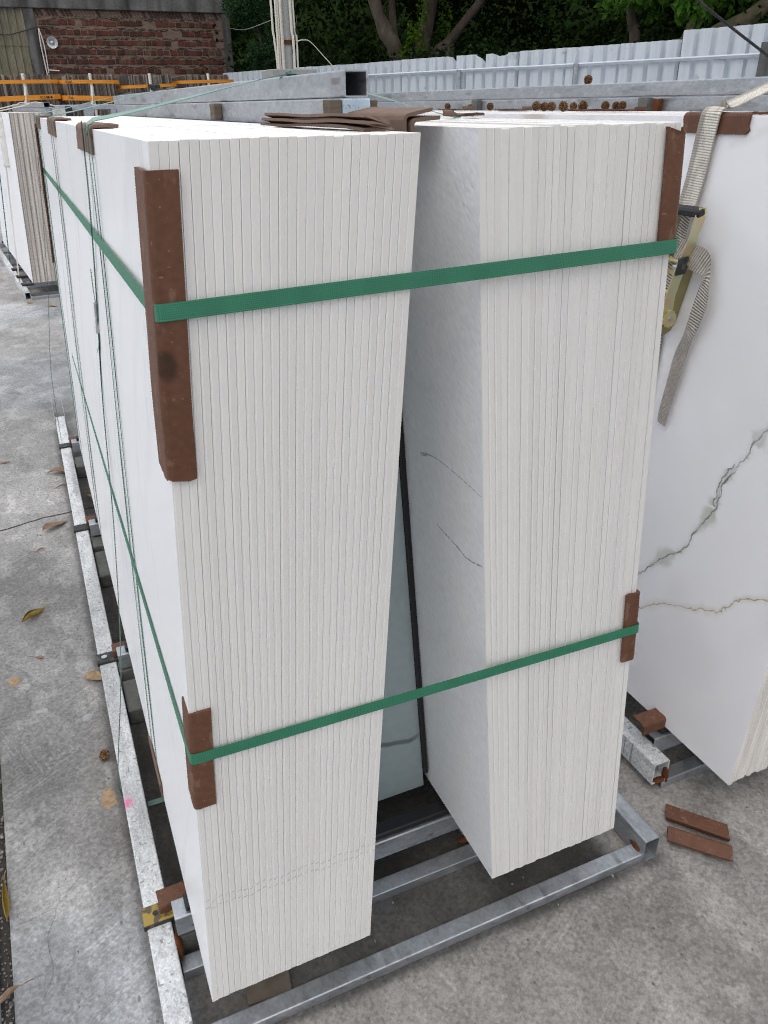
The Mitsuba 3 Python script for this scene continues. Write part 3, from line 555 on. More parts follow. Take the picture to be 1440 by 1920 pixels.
# weld rust and open-end details
rb = trimesh.creation.icosphere(2, 1.0)
def blob(c, s, seed):
    m = rb.copy(); n = meshkit.fbm(m.vertices * 1.7 + seed, 3)[:, None]; m.vertices = m.vertices * (0.6 + 0.8 * n) * s + c; return m
part(r1 + '__front_rail', 'weld', blob((0.6195, 0.030, 0.030), (0.007, 0.020, 0.012), 2), 'rust', True, label='rusty weld where the front rail meets the side rail')
part(r1, 'weld', blob((0.216, 0.236, 0.034), (0.024, 0.010, 0.010), 5), 'rust', True)
part(r1, 'weld', blob((0.260, 0.236, 0.075), (0.012, 0.010, 0.012), 6), 'rust', True)
part(r1, 'weld', blob((-0.553, 0.235, 0.05), (0.012, 0.03, 0.03), 9), 'rust', True)
part(r3, 'weld', blob((0.854, 0.186, 0.045), (0.006, 0.012, 0.03), 12), 'rust', True)
part(r3, 'weld', blob((0.83, 0.186, 0.033), (0.022, 0.010, 0.006), 15), 'rust', True)
for k, y in enumerate((0.315, 1.39, 2.44, 3.52)):
    b = 'yellow_paint' if k == 0 else 'black_steel'
    bk = r1 + '__bearer' + (f'_{k:03d}' if k else '')
    part(bk, 'bearer_end_plate', cbox(-0.617, -0.50, y - 0.026, y + 0.026, 0.0785, 0.0865, 0.001), b, label='weathered yellow plate on the nearest bearer end' if k == 0 else 'black steel plate on the end of the bearer')
    part(bk, 'bearer_lip', cbox(-0.6185, -0.50, y - 0.0295, y - 0.0265, 0.0715, 0.0865, 0.001), 'black_steel')
part(r1 + '__bearer_001', 'bolt', tube([(-0.592, 1.39, 0.0866), (-0.592, 1.39, 0.0895)], 0.010, 12), 'steel')
part(r1 + '__bearer', 'bolt', tube([(-0.588, 0.315, 0.0866), (-0.588, 0.315, 0.0880)], 0.006, 12), 'black_steel')
part(r1, 'rail_fin', cbox(-0.616, -0.6125, 3.95, 4.35, 0.0, 0.10, 0.0008), 'galvanised')
part(r1, 'rail_fin', cbox(-0.556, -0.5525, 3.95, 4.35, 0.0, 0.10, 0.0008), 'galvanised')

# loose ridge tubes lying on the racks
single('steel_tube', moved(rect_tube(0.0425, 0.041, 3.2, 0.0028, 0.004), mat((0.0, 0.352, 1.8085), (1, 0, 0), (0, 1, 0), (0, 0, 1))), 'galvanised', 'open-ended square galvanised tube lying on the ridge of the near rack', 'steel tube')
single('steel_tube', moved(rect_tube(0.046, 0.043, 4.0, 0.0028, 0.004), R3 @ mat((-0.002, 0.12, 1.8085), (1, 0, 0), (0, 1, 0), (0, 0, 1))), 'galvanised', 'long weathered tube lying along the ridge of the right-hand rack', 'steel tube')
single('steel_tube', moved(rect_tube(0.06, 0.042, 3.0, 0.003, 0.005), R2 @ mat((0.0, 0.3, 1.8085), (1, 0, 0), (0, 1, 0), (0, 0, 1))), 'galvanised', 'broad grey tube lying on the ridge of the far left rack', 'steel tube')
def wood(cx, cy, z0, w, d, h, lab, rot=0.0, bs='old_wood'):
    m = cbox(-w / 2, w / 2, -d / 2, d / 2, 0, h, 0.0015); m = m.subdivide().subdivide()
    m.vertices += (meshkit.noise(m.vertices * 90 + cx * 50)[:, None] - 0.5) * [0.003, 0.003, 0.0]
    single('wood_block', moved(m, rotz(rot, (cx, cy, z0))), bs, lab, 'wood block', 'wood wedges beside the ridge tubes')
wood(-0.0365, 0.372, 1.767, 0.022, 0.035, 0.039, 'cracked wood block wedged left of the pale blue tube cap')
wood(0.0335, 0.372, 1.767, 0.015, 0.03, 0.038, 'thin dark wood wedge right of the pale blue tube cap')
wood(-0.036, 1.25, 1.767, 0.020, 0.05, 0.038, 'wood block further back along the near ridge tube')
wood(R3X - 0.037, 1.24, 1.768, 0.022, 0.042, 0.038, 'grey-green wood block beneath the long tube of the right-hand rack', bs='paver')
wood(R3X - 0.037, 1.18, 1.768, 0.018, 0.030, 0.034, 'rusty red wedge beside the block under the right-hand long tube', bs='rust')
wood(R3X - 0.037, 2.33, 1.768, 0.022, 0.05, 0.040, 'wood block under the right-hand long tube, further back', bs='paver')

# ------------------------------------------------------------------ fibre edge boards
def xL(z): return -0.5105 + (z - 0.168) * TILT_L
def xR(z): return 0.513 + (z - 0.172) * TILT_R
GB = 'brown fibre edge boards'
def board(M, a, b, L, lab, seed, t=0.005, ang=90, bs='fibreboard', fray=0.004, rag=(1, 1), wob=0.0012):
    return single('edge_board', moved(angle_board(a, b, L, t, ang, seed, fray, wob, rag), M), bs, lab, 'edge board', GB, smooth=40)
zl = unit((TILT_L, 0, 1)); zr = unit((TILT_R, 0, 1))
board(mat((xL(1.334) - 0.0035 - 0.002, -0.0035, 1.334), (1, 0, 0), (0, 1, 0), zl), 0.038, 0.078, 0.400, 'long brown edge board on the near left stack under the upper green strap', 1, rag=(1, 0.15))
board(mat((xL(0.713) - 0.0035 - 0.001, -0.0035, 0.713), (1, 0, 0), (0, 1, 0), zl), 0.036, 0.050, 0.212, 'short brown edge board on the near left stack under the lower strap', 2, rag=(0.5, 0.6))
board(mat((xR(1.573) + 0.0035, 0.0055, 1.573), (-1, 0, 0), (0, 1, 0), zr), 0.036, 0.05, 0.186, 'torn brown edge board on the top outer corner of the near right stack', 3, rag=(1, 1.8), fray=0.005)
board(mat((xR(0.724) + 0.0035, 0.0055, 0.724), (-1, 0, 0), (0, 1, 0), zr), 0.035, 0.05, 0.178, 'short brown edge board on the near right stack under the lower strap', 4, rag=(0.3, 0.8))
ztop = ZB + hn(H) + 0.0035
def top_board(y0, y1, lab, seed, a=0.05, b=0.048, bs='fibreboard_dusty'):
    x = xL(ztop) - 0.003
    board(mat((x, y0, ztop + 0.001), (1, 0, 0), unit((-TILT_L, 0, -1)), (0, 1, 0)) @ np.diag([1, 1, 1, 1.0]), a, b, y1 - y0, lab, seed, bs=bs, rag=(1.2, 1))
top_board(0.655, 0.968, 'brown edge board over the top left rim of the near left stack, nearest to us', 5)
top_board(1.83, 2.25, 'brown edge board over the top left rim of the near left stack, middle one', 6)
top_board(2.95, 3.28, 'brown edge board over the top left rim of the near left stack, farthest one', 7)
board(mat((xL(1.0) - 0.003, LEN + 0.0035, 1.12), (1, 0, 0), (0, -1, 0), zl), 0.05, 0.03, 0.62, 'dark edge board down the far corner of the near left stack', 8)
board(mat((xL(0.185) - 0.003, 0.58, 0.166), (0, 0, 1), (1, 0, 0), (0, 1, 0)), 0.052, 0.03, 0.20, 'brown edge board under the foot of the near left stack', 9, bs='fibreboard_dusty')
# nested pair lying on the inner rim of the left stack, and the pair at the mouth of the gap
dirp = unit((-0.09 + 0.06, 0.55 - 0.085, 0.0))
sd = np.cross((0, 0, 1), dirp)
for k, (dz, lab) in enumerate(((0.0032, 'lower of two flattened edge boards lying on the near left stack by the ridge'), (0.0095, 'upper of two flattened edge boards lying on the near left stack by the ridge'))):
    up = unit((0, -0.0, 1.0)); x = sd
    board(mat((-0.060 - 0.004 * k, 0.080, 1.7655 + dz), unit((-1, 0, 0.01 + 0.02 * k)), np.cross(dirp, unit((-1, 0, 0.01 + 0.02 * k))), dirp), 0.036, 0.034, 0.43 - 0.02 * k, lab, 20 + k, t=0.004, ang=14, bs='fibreboard_dusty', fray=0.007, rag=(1.6, 0.8), wob=0.003)
for k, (dx, lab) in enumerate(((0.0, 'folded edge board hooked over the gap between the near stacks, outer one'), (0.010, 'folded edge board nested inside the one over the gap'))):
    x = unit((1, 0, 0.17 - 0.10 * k)); board(mat((-0.020 + dx, 0.115 - 0.004 * k, 1.783 - 0.006 * k), x, unit((0.04, 0, -1)), (0, 1, 0)), 0.045, 0.034, 0.24, lab, 23 + k, bs='fibreboard_dusty', rag=(0.3, 0.5))
board(mat((0.31, 0.585, 1.776), unit((1, 0.3, 0)), (0, 0, 1), unit((-0.3, 1, 0))), 0.10, 0.008, 0.035, 'torn strip of edge board lying on the near right stack', 26, bs='fibreboard_dusty', rag=(2, 2))
board(mat((1.12, 1.00, 1.7735), (0, 1, 0.0), (0, 0, 1), (1, 0, 0)), 0.33, 0.008, 0.045, 'long brown strip lying on top of the right-hand marble stack', 27, rag=(0.5, 0.5))
board(mat((1.20, 1.72, 1.7735), (0, 1, 0.0), (0, 0, 1), (1, 0, 0)), 0.20, 0.010, 0.05, 'brown strip among the pine cones on the right-hand stack', 28, bs='fibreboard_dusty')
board(mat((1.16, 2.1, 1.7735), (0, 1, 0.0), (0, 0, 1), (1, 0, 0)), 0.22, 0.012, 0.05, 'dusty strip lying far back on the right-hand stack', 29, bs='fibreboard_dusty')
x3 = lambda z: R3X - 0.5105 + (z - 0.168) * TILT_L
board(mat((x3(ztop) - 0.004, 0.437, ztop + 0.0015), (1, 0, 0), unit((-TILT_L, 0, -1)), (0, 1, 0)), 0.05, 0.043, 0.208, 'brown edge board under the white ratchet strap on the marble slab', 10, rag=(1.6, 1.2), fray=0.005)
# two offcuts on the ground at the right
board(mat((0.748, 0.050, 0.028), unit((-0.032, -0.037, -0.012)), unit((0.012, 0.012, -1)), unit((0.110, -0.122, 0.0))), 0.044, 0.027, 0.165, 'nearer of two brown edge board offcuts on the ground by the rack', 11, rag=(0.3, 0.4))
board(mat((0.772, 0.083, 0.005), unit((0.04, 0.046, 0.012)), unit((-0.012, -0.012, 0.05)), unit((0.106, -0.130, 0.0))), 0.050, 0.022, 0.170, 'farther of two brown edge board offcuts on the ground, torn at its end', 12, rag=(0.3, 1.6))
# folded pads on the bearers
for k, (x, y, z) in enumerate(((-0.578, 0.330, 0.0875), (-0.562, 1.395, 0.0875), (-0.560, 2.455, 0.0875), (-0.560, 3.53, 0.0875))):
    lab = ('nearest folded brown pad on the yellow bearer end of the near rack', 'second folded brown pad on a bearer beside the near left stack', 'third brown pad along the left side of the near rack', 'farthest brown pad along the left side of the near rack')[k]
    single('packing_pad', moved(angle_board(0.045, 0.022, 0.13, 0.006, 90, 40 + k, 0.004), mat((x, y - 0.022, z + 0.024), (0, 1, 0), (0, 0, -1), (1, 0, 0)) @ mat((0, 0, 0), (1, 0, 0), (0, 1, 0), (0, 0, 1))), 'fibreboard', lab, 'packing pad', 'brown pads on the bearers', smooth=40)
single('packing_pad', moved(angle_board(0.045, 0.034, 0.11, 0.006, 90, 47, 0.004), mat((0.80, 0.250, 0.196), (0, 1, 0), (0, 0, -1), (1, 0, 0))), 'fibreboard', 'brown pad on the bearer under the right-hand marble slab', 'packing pad', 'brown pads on the bearers', smooth=40)

# paver blocks under the rack's left side
GPV = 'grey paver blocks under the near rack'
for k, (x0, x1, y0, y1, z1, lab) in enumerate(((-0.553, -0.46, 0.245, 0.335, 0.062, 'grey-green paver block nearest to us beside the yellow bearer'), (-0.50, -0.43, 0.21, 0.242, 0.055, 'small paver piece behind the front paver block'),
        (-0.552, -0.50, 1.10, 1.265, 0.06, 'paver block lying lengthwise beside the side rail at the second bearer'), (-0.49, -0.42, 1.10, 1.25, 0.055, 'paver block tucked under the slabs at the second bearer'),
        (-0.553, -0.46, 1.30, 1.39, 0.075, 'paver block under the second bearer'), (-0.552, -0.505, 2.00, 2.22, 0.06, 'paver block lengthwise at the third bearer'), (-0.552, -0.46, 2.25, 2.40, 0.07, 'paver block under the third bearer'), (-0.55, -0.45, 3.2, 3.35, 0.07, 'farthest paver block under the near rack'))):
    single('paver_block', cbox(x0, x1, y0, y1, 0.001, z1, 0.004), 'paver', lab, 'paver block', GPV)

pk = cbox(-0.05, 0.05, 0, 0.62, 0.0, 0.016, 0.002)
single('plank', moved(pk, rotz(-0.14, (-0.385, 0.05, 0.0006))), 'old_wood', 'dark weathered plank lying on the ground under the near left stack', 'plank')
# ------------------------------------------------------------------ green straps
def loop_strap(zfl, zfr, zfar, off, lab):
    r = 0.006; o = off
    cl = np.array([xL(zfl) - o - 0.0008, -o - 0.001, zfl]); cr_ = np.array([xR(zfr) + o + 0.0008, 0.011 - o - 0.0045, zfr])
    fl = np.array([xL(zfar) - 0.0012, LEN + 0.007, zfar]); fr_ = np.array([xR(zfar) + 0.0012, LEN + 0.018, zfar])
    pts = []; wd = []
    def seg(a, b, n, w):
        for k in range(n): t = k / n; pts.append(a + (b - a) * t); wd.append(w)
    wl = np.array([TILT_L, 0, 1]); wr = np.array([TILT_R, 0, 1]); wf = np.array([0, 0, 1.0])
    a, b = cl + [0, r * 1.5, 0], cl + [r * 1.5, 0, 0]
    seg(fl, a, 30, wl)
    pts.append(a); wd.append(wl); pts.append(cl + [0.0018, 0.0018, 0]); wd.append(wl)
    a2, b2 = cr_ + [-r, 0, 0], cr_ + [0, r, 0]
    seg(b, a2, 24, wf); pts.append(a2); wd.append(wf); pts.append(cr_ + [-0.0018, 0.0018, 0]); wd.append(wr)
    seg(b2, fr_, 20, wr); pts.append(fr_); wd.append(wr)
    pts.append((fl + fr_) / 2); wd.append(wf)
    pts_ = np.array(pts)
    pts_[:, 2] += 0.0012 * (meshkit.noise(pts_ * [6, 3, 1] + 3) - 0.5)
    m, uv = ribbon(pts_, np.array(wd), 0.0225, 0.0011, closed=True)
    single('packing_strap', m, 'green_strap', lab, 'strap', 'green straps round the near rack', smooth=False, uv=uv)
loop_strap(1.5685, 1.588, 1.545, 0.0062, 'upper woven green strap wrapped round both near stacks')
loop_strap(0.830, 0.8095, 0.815, 0.0062, 'lower woven green strap wrapped round both near stacks')
# vertical straps: thin bands over the top board, down the polished face
rs = np.random.RandomState(5)
def down(yt, yb, zb=0.16, w=0.0085, off=0.0015, n=26, xo=None):
    pts = []
    for k in range(n):
        z = 1.772 + (zb - 1.772) * k / (n - 1); y = yt + (yb - yt) * k / (n - 1) + 0.003 * math.sin(k * 0.9 + yt * 9)
        x = xL(z) - off - 0.0065 * math.exp(-(1.772 - z) / 0.12) - 0.004 * math.sin(math.pi * k / (n - 1))
        pts.append((x, y, z))
    return pts
def vstrap(lines, ridge_y, lab, bs='green_cord'):
    t = thing('packing_strap', lab, 'strap', 'thin green straps down the side of the near left stack')
    for k, (yt, yb, zb, w) in enumerate(lines):
        p = down(yt, yb, zb, w); th = np.linspace(0, 2.2 + k, len(p))
        wd = np.column_stack([0.25 * np.sin(th * 3), np.ones(len(p)), 0 * th])
        m, uv = ribbon(p, wd, w, 0.0012); part(t, 'strand', m, bs, False, uv=uv)
    return t
v1 = vstrap([(0.645, 0.655, 0.16, 0.007), (0.700, 0.745, 0.16, 0.006)], 0.7, 'thin double green strap down the near left stack, nearest to the front corner')
# the strap with the metal seal, from the top board down to the side rail
v2 = thing('packing_strap', 'thin green strap with a crimped metal seal, tied down to the side rail', 'strap', 'thin green straps down the side of the near left stack')
pts = curve([(-0.4115, 0.760, 1.776), (-0.420, 0.80, 1.62), (-0.432, 0.93, 1.40), (-0.452, 1.08, 1.12), (-0.490, 1.06, 0.72), (-0.545, 0.95, 0.36), (-0.6135, 0.800, 0.100), (-0.6145, 0.775, 0.03)], 60)
m, uv = ribbon(pts, np.column_stack([0.3 * np.ones(60), np.ones(60), np.zeros(60)]), 0.008, 0.0012); part(v2, 'strand', m, 'green_cord', False, uv=uv)
sl = cbox(-0.006, 0.006, -0.007, 0.007, -0.02, 0.02, 0.0015)
part(v2, 'seal', moved(sl, mat((-0.4335, 0.955, 1.375), (1, 0, 0), (0, 1, 0), unit((0.06, -0.42, 1)))), 'steel', label='crimped metal seal')
part(v2, 'seal', moved(sl, mat((-0.4355, 0.975, 1.333), (1, 0, 0), (0, 1, 0), unit((0.1, -0.2, 1)))), 'steel')
m, uv = ribbon(curve([(-0.4325, 0.935, 1.47), (-0.4345, 0.945, 1.42), (-0.434, 0.953, 1.385)], 10), (0, 1, 0), 0.012, 0.0012); part(v2, 'loose_end', m, 'green_cord', False, uv=uv)
m, uv = ribbon(curve([(-0.436, 0.978, 1.315), (-0.440, 0.995, 1.285), (-0.445, 1.02, 1.262)], 10), (0.2, 1, 0), 0.014, 0.0012); part(v2, 'loose_end', m, 'pale_green_strap', False, uv=uv)
vstrap([(1.93, 2.10, 0.16, 0.008), (2.05, 2.26, 0.16, 0.006)], 2.0, 'thin double green strap down the middle of the near left stack')
vstrap([(3.00, 3.02, 0.16, 0.008), (3.12, 3.20, 0.16, 0.006), (3.2, 3.24, 0.2, 0.006)], 3.1, 'thin green straps bunched at the far end of the near left stack')
m, uv = ribbon(curve([(-0.430, 3.30, 1.60), (-0.50, 3.45, 1.0), (-0.575, 3.58, 0.5), (-0.6, 3.62, 0.08), (-0.613, 3.45, 0.03)], 40), (0.3, 1, 0), 0.006, 0.001)
single('packing_strap', m, 'green_cord', 'slack green strap hanging clear of the far end of the near rack', 'strap', 'thin green straps down the side of the near left stack', smooth=False, uv=uv)
# pale green straps over the ridge tube
def over(yl, yr, lab, xl=-0.405, w=0.017):
    z0 = 1.7755
    pts = curve([(xl - 0.004, yl, z0 - 0.02), (xl + 0.004, yl, z0), (xl + 0.06, yl + (yr - yl) * 0.1, z0 + 0.012), (-0.024, yl + (yr - yl) * 0.45, 1.8505), (0.0, yl + (yr - yl) * 0.5, 1.8515), (0.024, yl + (yr - yl) * 0.55, 1.8505), (0.36, yl + (yr - yl) * 0.95, 1.776), (0.394, yr, 1.771), (0.399, yr, 1.74)], 60)
    pts[:, 1] += 0.004 * np.sin(np.linspace(0, 25, 60)); pts[:, 2] += 0.0015 * np.sin(np.linspace(0, 40, 60)) * np.sin(np.linspace(0, np.pi, 60))
    m, uv = ribbon(pts, np.column_stack([np.zeros(60), np.ones(60), 0.35 * np.sin(np.linspace(0, 9, 60))]), w, 0.0012)
    single('ridge_strap', m, 'pale_green_strap', lab, 'strap', 'straps over the near ridge tube', smooth=False, uv=uv)
over(0.70, 0.72, 'pale green strap running over the near ridge tube from the nearest top board')
over(2.0, 2.05, 'pale green strap over the middle of the near ridge tube', w=0.010)
over(3.05, 3.1, 'pale green strap over the far end of the near ridge tube', w=0.010)
m, uv = ribbon([(-0.552, 0.742, 0.003), (-0.53, 0.740, 0.004), (-0.49, 0.742, 0.003)], (0, 1, 0), 0.020, 0.001)
single('strap_offcut', m, 'pale_green_strap', 'short pale green strap offcut on the ground under the near rack', 'strap offcut', smooth=False, uv=uv)

# ------------------------------------------------------------------ white ratchet strap on the marble slab
RT = thing('ratchet_strap', 'dirty white ratchet strap with yellow-zinc ratchet hanging on the marble slab', 'ratchet strap')
def yr(z): return 0.522 + (1.57 - z) * 0.17
wpt = [(1.386, 0.66, 1.858), (1.25, 0.632, 1.832), (1.03, 0.560, 1.7835), (0.998, 0.555, 1.783), (0.981, 0.555, 1.772), (0.977, 0.557, 1.745), (0.9700, 0.563, 1.633), (0.960, 0.566, 1.575), (0.945, 0.560, 1.552)]
pts = curve(wpt, 60)
m, uv = ribbon(pts, (0.04, 1, 0), 0.064, 0.0028); part(RT, 'webbing', m, 'webbing', False, uv=uv, label='dirty white ribbed webbing')
pts = curve([(0.945, 0.562, 1.552), (0.944, 0.568, 1.50), (0.940, 0.566, 1.45), (0.930, 0.568, 1.38), (0.928, 0.572, 1.33)], 26)
m, uv = ribbon(pts, (0, 1, 0), 0.060, 0.0028); part(RT, 'webbing', m, 'webbing_grey', False, uv=uv)
pts = curve([(0.934, 0.575, 1.30), (0.945, 0.600, 1.26), (0.941, 0.592, 1.19), (0.92, 0.59, 0.9), (0.88, 0.58, 0.3), (0.88, 0.58, 0.17)], 30)
m, uv = ribbon(pts, (0, 1, 0), 0.060, 0.0028); part(RT, 'webbing', m, 'webbing_grey', False, uv=uv)
# loose tail: folded over to the right, then hanging turned half edge-on
TR = [(0.938, 0.545, 1.492), (0.9407, 0.502, 1.4869), (0.9422, 0.4668, 1.4794), (0.9472, 0.4514, 1.465), (0.948, 0.4458, 1.4468), (0.9408, 0.4327, 1.4001), (0.9358, 0.4241, 1.3547), (0.9346, 0.4328, 1.3072), (0.9345, 0.4545, 1.246), (0.9321, 0.4668, 1.1663), (0.9299, 0.476, 1.1035), (0.9273, 0.4844, 1.0354), (0.927, 0.4866, 1.0162)]
TL = [(0.929, 0.555, 1.435), (0.9308, 0.5137, 1.4292), (0.9324, 0.4781, 1.4236), (0.9379, 0.4588, 1.4166), (0.9396, 0.4536, 1.4118), (0.9348, 0.4533, 1.3997), (0.9301, 0.4585, 1.3597), (0.9285, 0.4682, 1.3058), (0.9297, 0.4785, 1.2647), (0.9291, 0.4954, 1.2118), (0.9272, 0.5019, 1.1537), (0.9227, 0.5113, 1.0571), (0.9215, 0.5096, 1.0243)]
tr_, tl_ = curve(TR, 70), curve(TL, 70)
nrm_ = np.cross(np.gradient(tr_, axis=0), tl_ - tr_); nrm_ /= np.linalg.norm(nrm_, axis=1, keepdims=True); nrm_ *= 0.0013
V = np.stack([tr_ + nrm_, tl_ + nrm_, tl_ - nrm_, tr_ - nrm_], 1).reshape(-1, 3)
sl_ = np.concatenate([[0], np.cumsum(np.linalg.norm(np.diff((tr_ + tl_) / 2, axis=0), axis=1))])
uv = np.stack([np.column_stack([np.full(70, a), sl_]) for a in (0, 0.048, 0.048, 0)], 1).reshape(-1, 2)
f = [[0, 2, 1], [0, 3, 2], [276, 277, 278], [276, 278, 279]]
for i in range(69):
    for q in range(4):
        a, b = i * 4 + q, i * 4 + (q + 1) % 4; f += [[a, b, b + 4], [a, b + 4, a + 4]]
part(RT, 'tail', trimesh.Trimesh(V, np.array(f), process=False), 'webbing_grey', False, uv=uv, label='loose grey tail folded over and hanging down')
def plate(poly, dy, th):
    """poly in (outward, z): extruded across the strap"""
    pg = Polygon(poly).buffer(-0.002).buffer(0.003, quad_segs=4).buffer(-0.001).segmentize(0.02)
    m = trimesh.creation.extrude_polygon(pg, th, engine='earcut')
    V = np.array(m.vertices); zz = V[:, 1]; m.vertices = np.column_stack([x3(zz) - V[:, 0], yr(zz) + dy + V[:, 2] - th / 2, zz])
    m.fix_normals(); return m
body = [(0.004, 1.445), (0.014, 1.462), (0.040, 1.445), (0.052, 1.40), (0.060, 1.345), (0.068, 1.315), (0.066, 1.285), (0.050, 1.262), (0.030, 1.252), (0.012, 1.262), (0.004, 1.29)]
hand = [(0.030, 1.30), (0.060, 1.31), (0.072, 1.36), (0.070, 1.43), (0.060, 1.50), (0.062, 1.555), (0.056, 1.572), (0.036, 1.570), (0.030, 1.545), (0.032, 1.50), (0.040, 1.42), (0.042, 1.36)]
for s in (-1, 1):
    part(RT, 'ratchet_body', plate(body, s * 0.033, 0.003), 'zinc_dark', label='dull brass-coloured ratchet side plate')
    part(RT, 'handle', plate(hand, s * 0.0395, 0.003), 'zinc_yellow', label='iridescent yellow-zinc handle side')
    a = np.array([x3(1.30) - 0.042, yr(1.30) + s * 0.045, 1.30])
    part(RT, 'ratchet_wheel', moved(m3.Manifold.extrude(m3.CrossSection([[(math.cos(k * math.pi / 12) * (0.019 if k % 2 else 0.023), math.sin(k * math.pi / 12) * (0.019 if k % 2 else 0.023)) for k in range(24)]]), 0.004), mat(a, (1, 0, 0), (0, 0, 1), (0, -1, 0))), 'zinc_yellow', False)
    part(RT, 'rivet', tube([a + [-0.004, -0.006, 0.13], a + [-0.004, 0.006, 0.13]], 0.005, 10), 'steel')
ax = lambda o, z, w, r: tube([(x3(z) - o, yr(z) - w, z), (x3(z) - o, yr(z) + w, z)], r, 14)
part(RT + '__ratchet_body', 'spool', ax(0.040, 1.30, 0.034, 0.012), 'zinc_dark', 40)
part(RT + '__ratchet_body', 'axle', ax(0.040, 1.30, 0.052, 0.006), 'steel', 40)
part(RT + '__handle', 'cross_pin', ax(0.040, 1.44, 0.048, 0.005), 'zinc_yellow', 40)
gb = cbox(-0.013, 0.013, -0.045, 0.045, -0.010, 0.010, 0.005); part(RT + '__handle', 'grip', moved(gb, mat((x3(1.56) - 0.050, yr(1.56), 1.560), unit((1, 0, 0.3)), (0, 1, 0), unit((-0.3, 0, 1)))), 'rubber', 40, label='black plastic grip')
part(RT + '__ratchet_body', 'pawl', cbox(x3(1.37) - 0.062, x3(1.37) - 0.048, yr(1.37) - 0.034, yr(1.37) + 0.034, 1.362, 1.372, 0.002), 'zinc_yellow')
part(RT + '__ratchet_body', 'pawl', cbox(x3(1.41) - 0.036, x3(1.41) - 0.022, yr(1.41) - 0.034, yr(1.41) + 0.034, 1.405, 1.417, 0.002), 'zinc_yellow')
part(RT + '__handle', 'sleeve', moved(cbox(-0.016, 0.016, -0.003, 0.003, -0.022, 0.022, 0.002), mat((x3(1.44) - 0.055, yr(1.44) - 0.0425, 1.435), unit((1, 0, 0.1)), unit((0, 1, 0)), unit((-0.1, -0.17, 1)))), 'black_steel', 40)

# ------------------------------------------------------------------ pine cones, leaves, scraps
def cone_mesh(seed):
    r = np.random.RandomState(seed); ms = [trimesh.creation.icosphere(2, 0.62)]
    sc = trimesh.creation.icosphere(1, 1.0)
    for k in range(95):
        z = 1 - 2 * (k + 0.5) / 95; ph = k * 2.39996; q = math.sqrt(1 - z * z)
        d = np.array([q * math.cos(ph), q * math.sin(ph), z]); up_ = unit(np.cross(d, [0.1, 0.2, 1])); w = np.cross(d, up_)
        ax_ = unit(d + [0, 0, 0.5]); s = sc.copy(); s.vertices = s.vertices * [0.17 + 0.05 * r.rand(), 0.06, 0.34]
        side = unit(np.cross([0, 0.01, 1.0], ax_)); nn = np.cross(ax_, side)
        s.apply_transform(mat(d * (0.60 + 0.1 * r.rand()), side, nn, ax_)); ms.append(s)
    m = join(ms); m.vertices = m.vertices * [1, 1, 0.95] / 0.98; return m
cones = [mikit.ply(cone_mesh(k), 'cone_scale', 50) for k in range(3)]
def cone(x, y, z, r, lab, grp, k):
    M = T().translate([x, y, z + r * 0.86]).rotate([0.3, 1, 0.2], 40 * k).scale(r); single('pine_cone', cones[k % 3], None, lab, 'pine cone', grp, M=M)
def on_x(px, x):
    """y where the sight line through that column of the survey meets the plane x"""
    a = YAW + math.atan((px - 720) / 1652.0); return CAM[1] + (x - CAM[0]) / math.tan(a)
cone(R3X, 1.600, 1.8515, 0.0165, 'pine cone standing on the long tube of the right-hand rack', 'pine cones', 1)
GC = 'pine cones on the right-hand slabs'
for k, (px, x, r, lab) in enumerate(((930, 1.16, 0.0155, 'pine cone farthest left on the right-hand slabs'), (1017, 1.12, 0.0165, 'left pine cone of the close cluster on the right-hand slabs'), (1032, 1.15, 0.015, 'middle pine cone of the close cluster on the right-hand slabs'),
        (1046, 1.17, 0.0155, 'right pine cone of the close cluster on the right-hand slabs'), (1068, 1.10, 0.0165, 'largest pine cone on the right-hand slabs, just right of the cluster'), (1087, 1.29, 0.0145, 'dark pine cone close under the long tube'),
        (1105, 1.17, 0.0165, 'pine cone resting behind the long brown strip'), (1147, 1.31, 0.015, 'pine cone left of a pair near the grey-green block'), (1167, 1.31, 0.0145, 'pine cone right of a pair near the grey-green block'), (1179, 1.31, 0.015, 'pine cone touching the grey-green block'),
        (850, 1.33, 0.0155, 'reddish pine cone under the tube at the back of the right-hand rack'), (893, 1.30, 0.0125, 'small pine cone far back on the right-hand slabs'))):
    cone(x, on_x(px, x), 1.7705, r, lab, GC, k)
cone(-0.647, 0.984, 0.0, 0.0165, 'pine cone lying on the concrete left of the side rail', 'pine cones', 4)

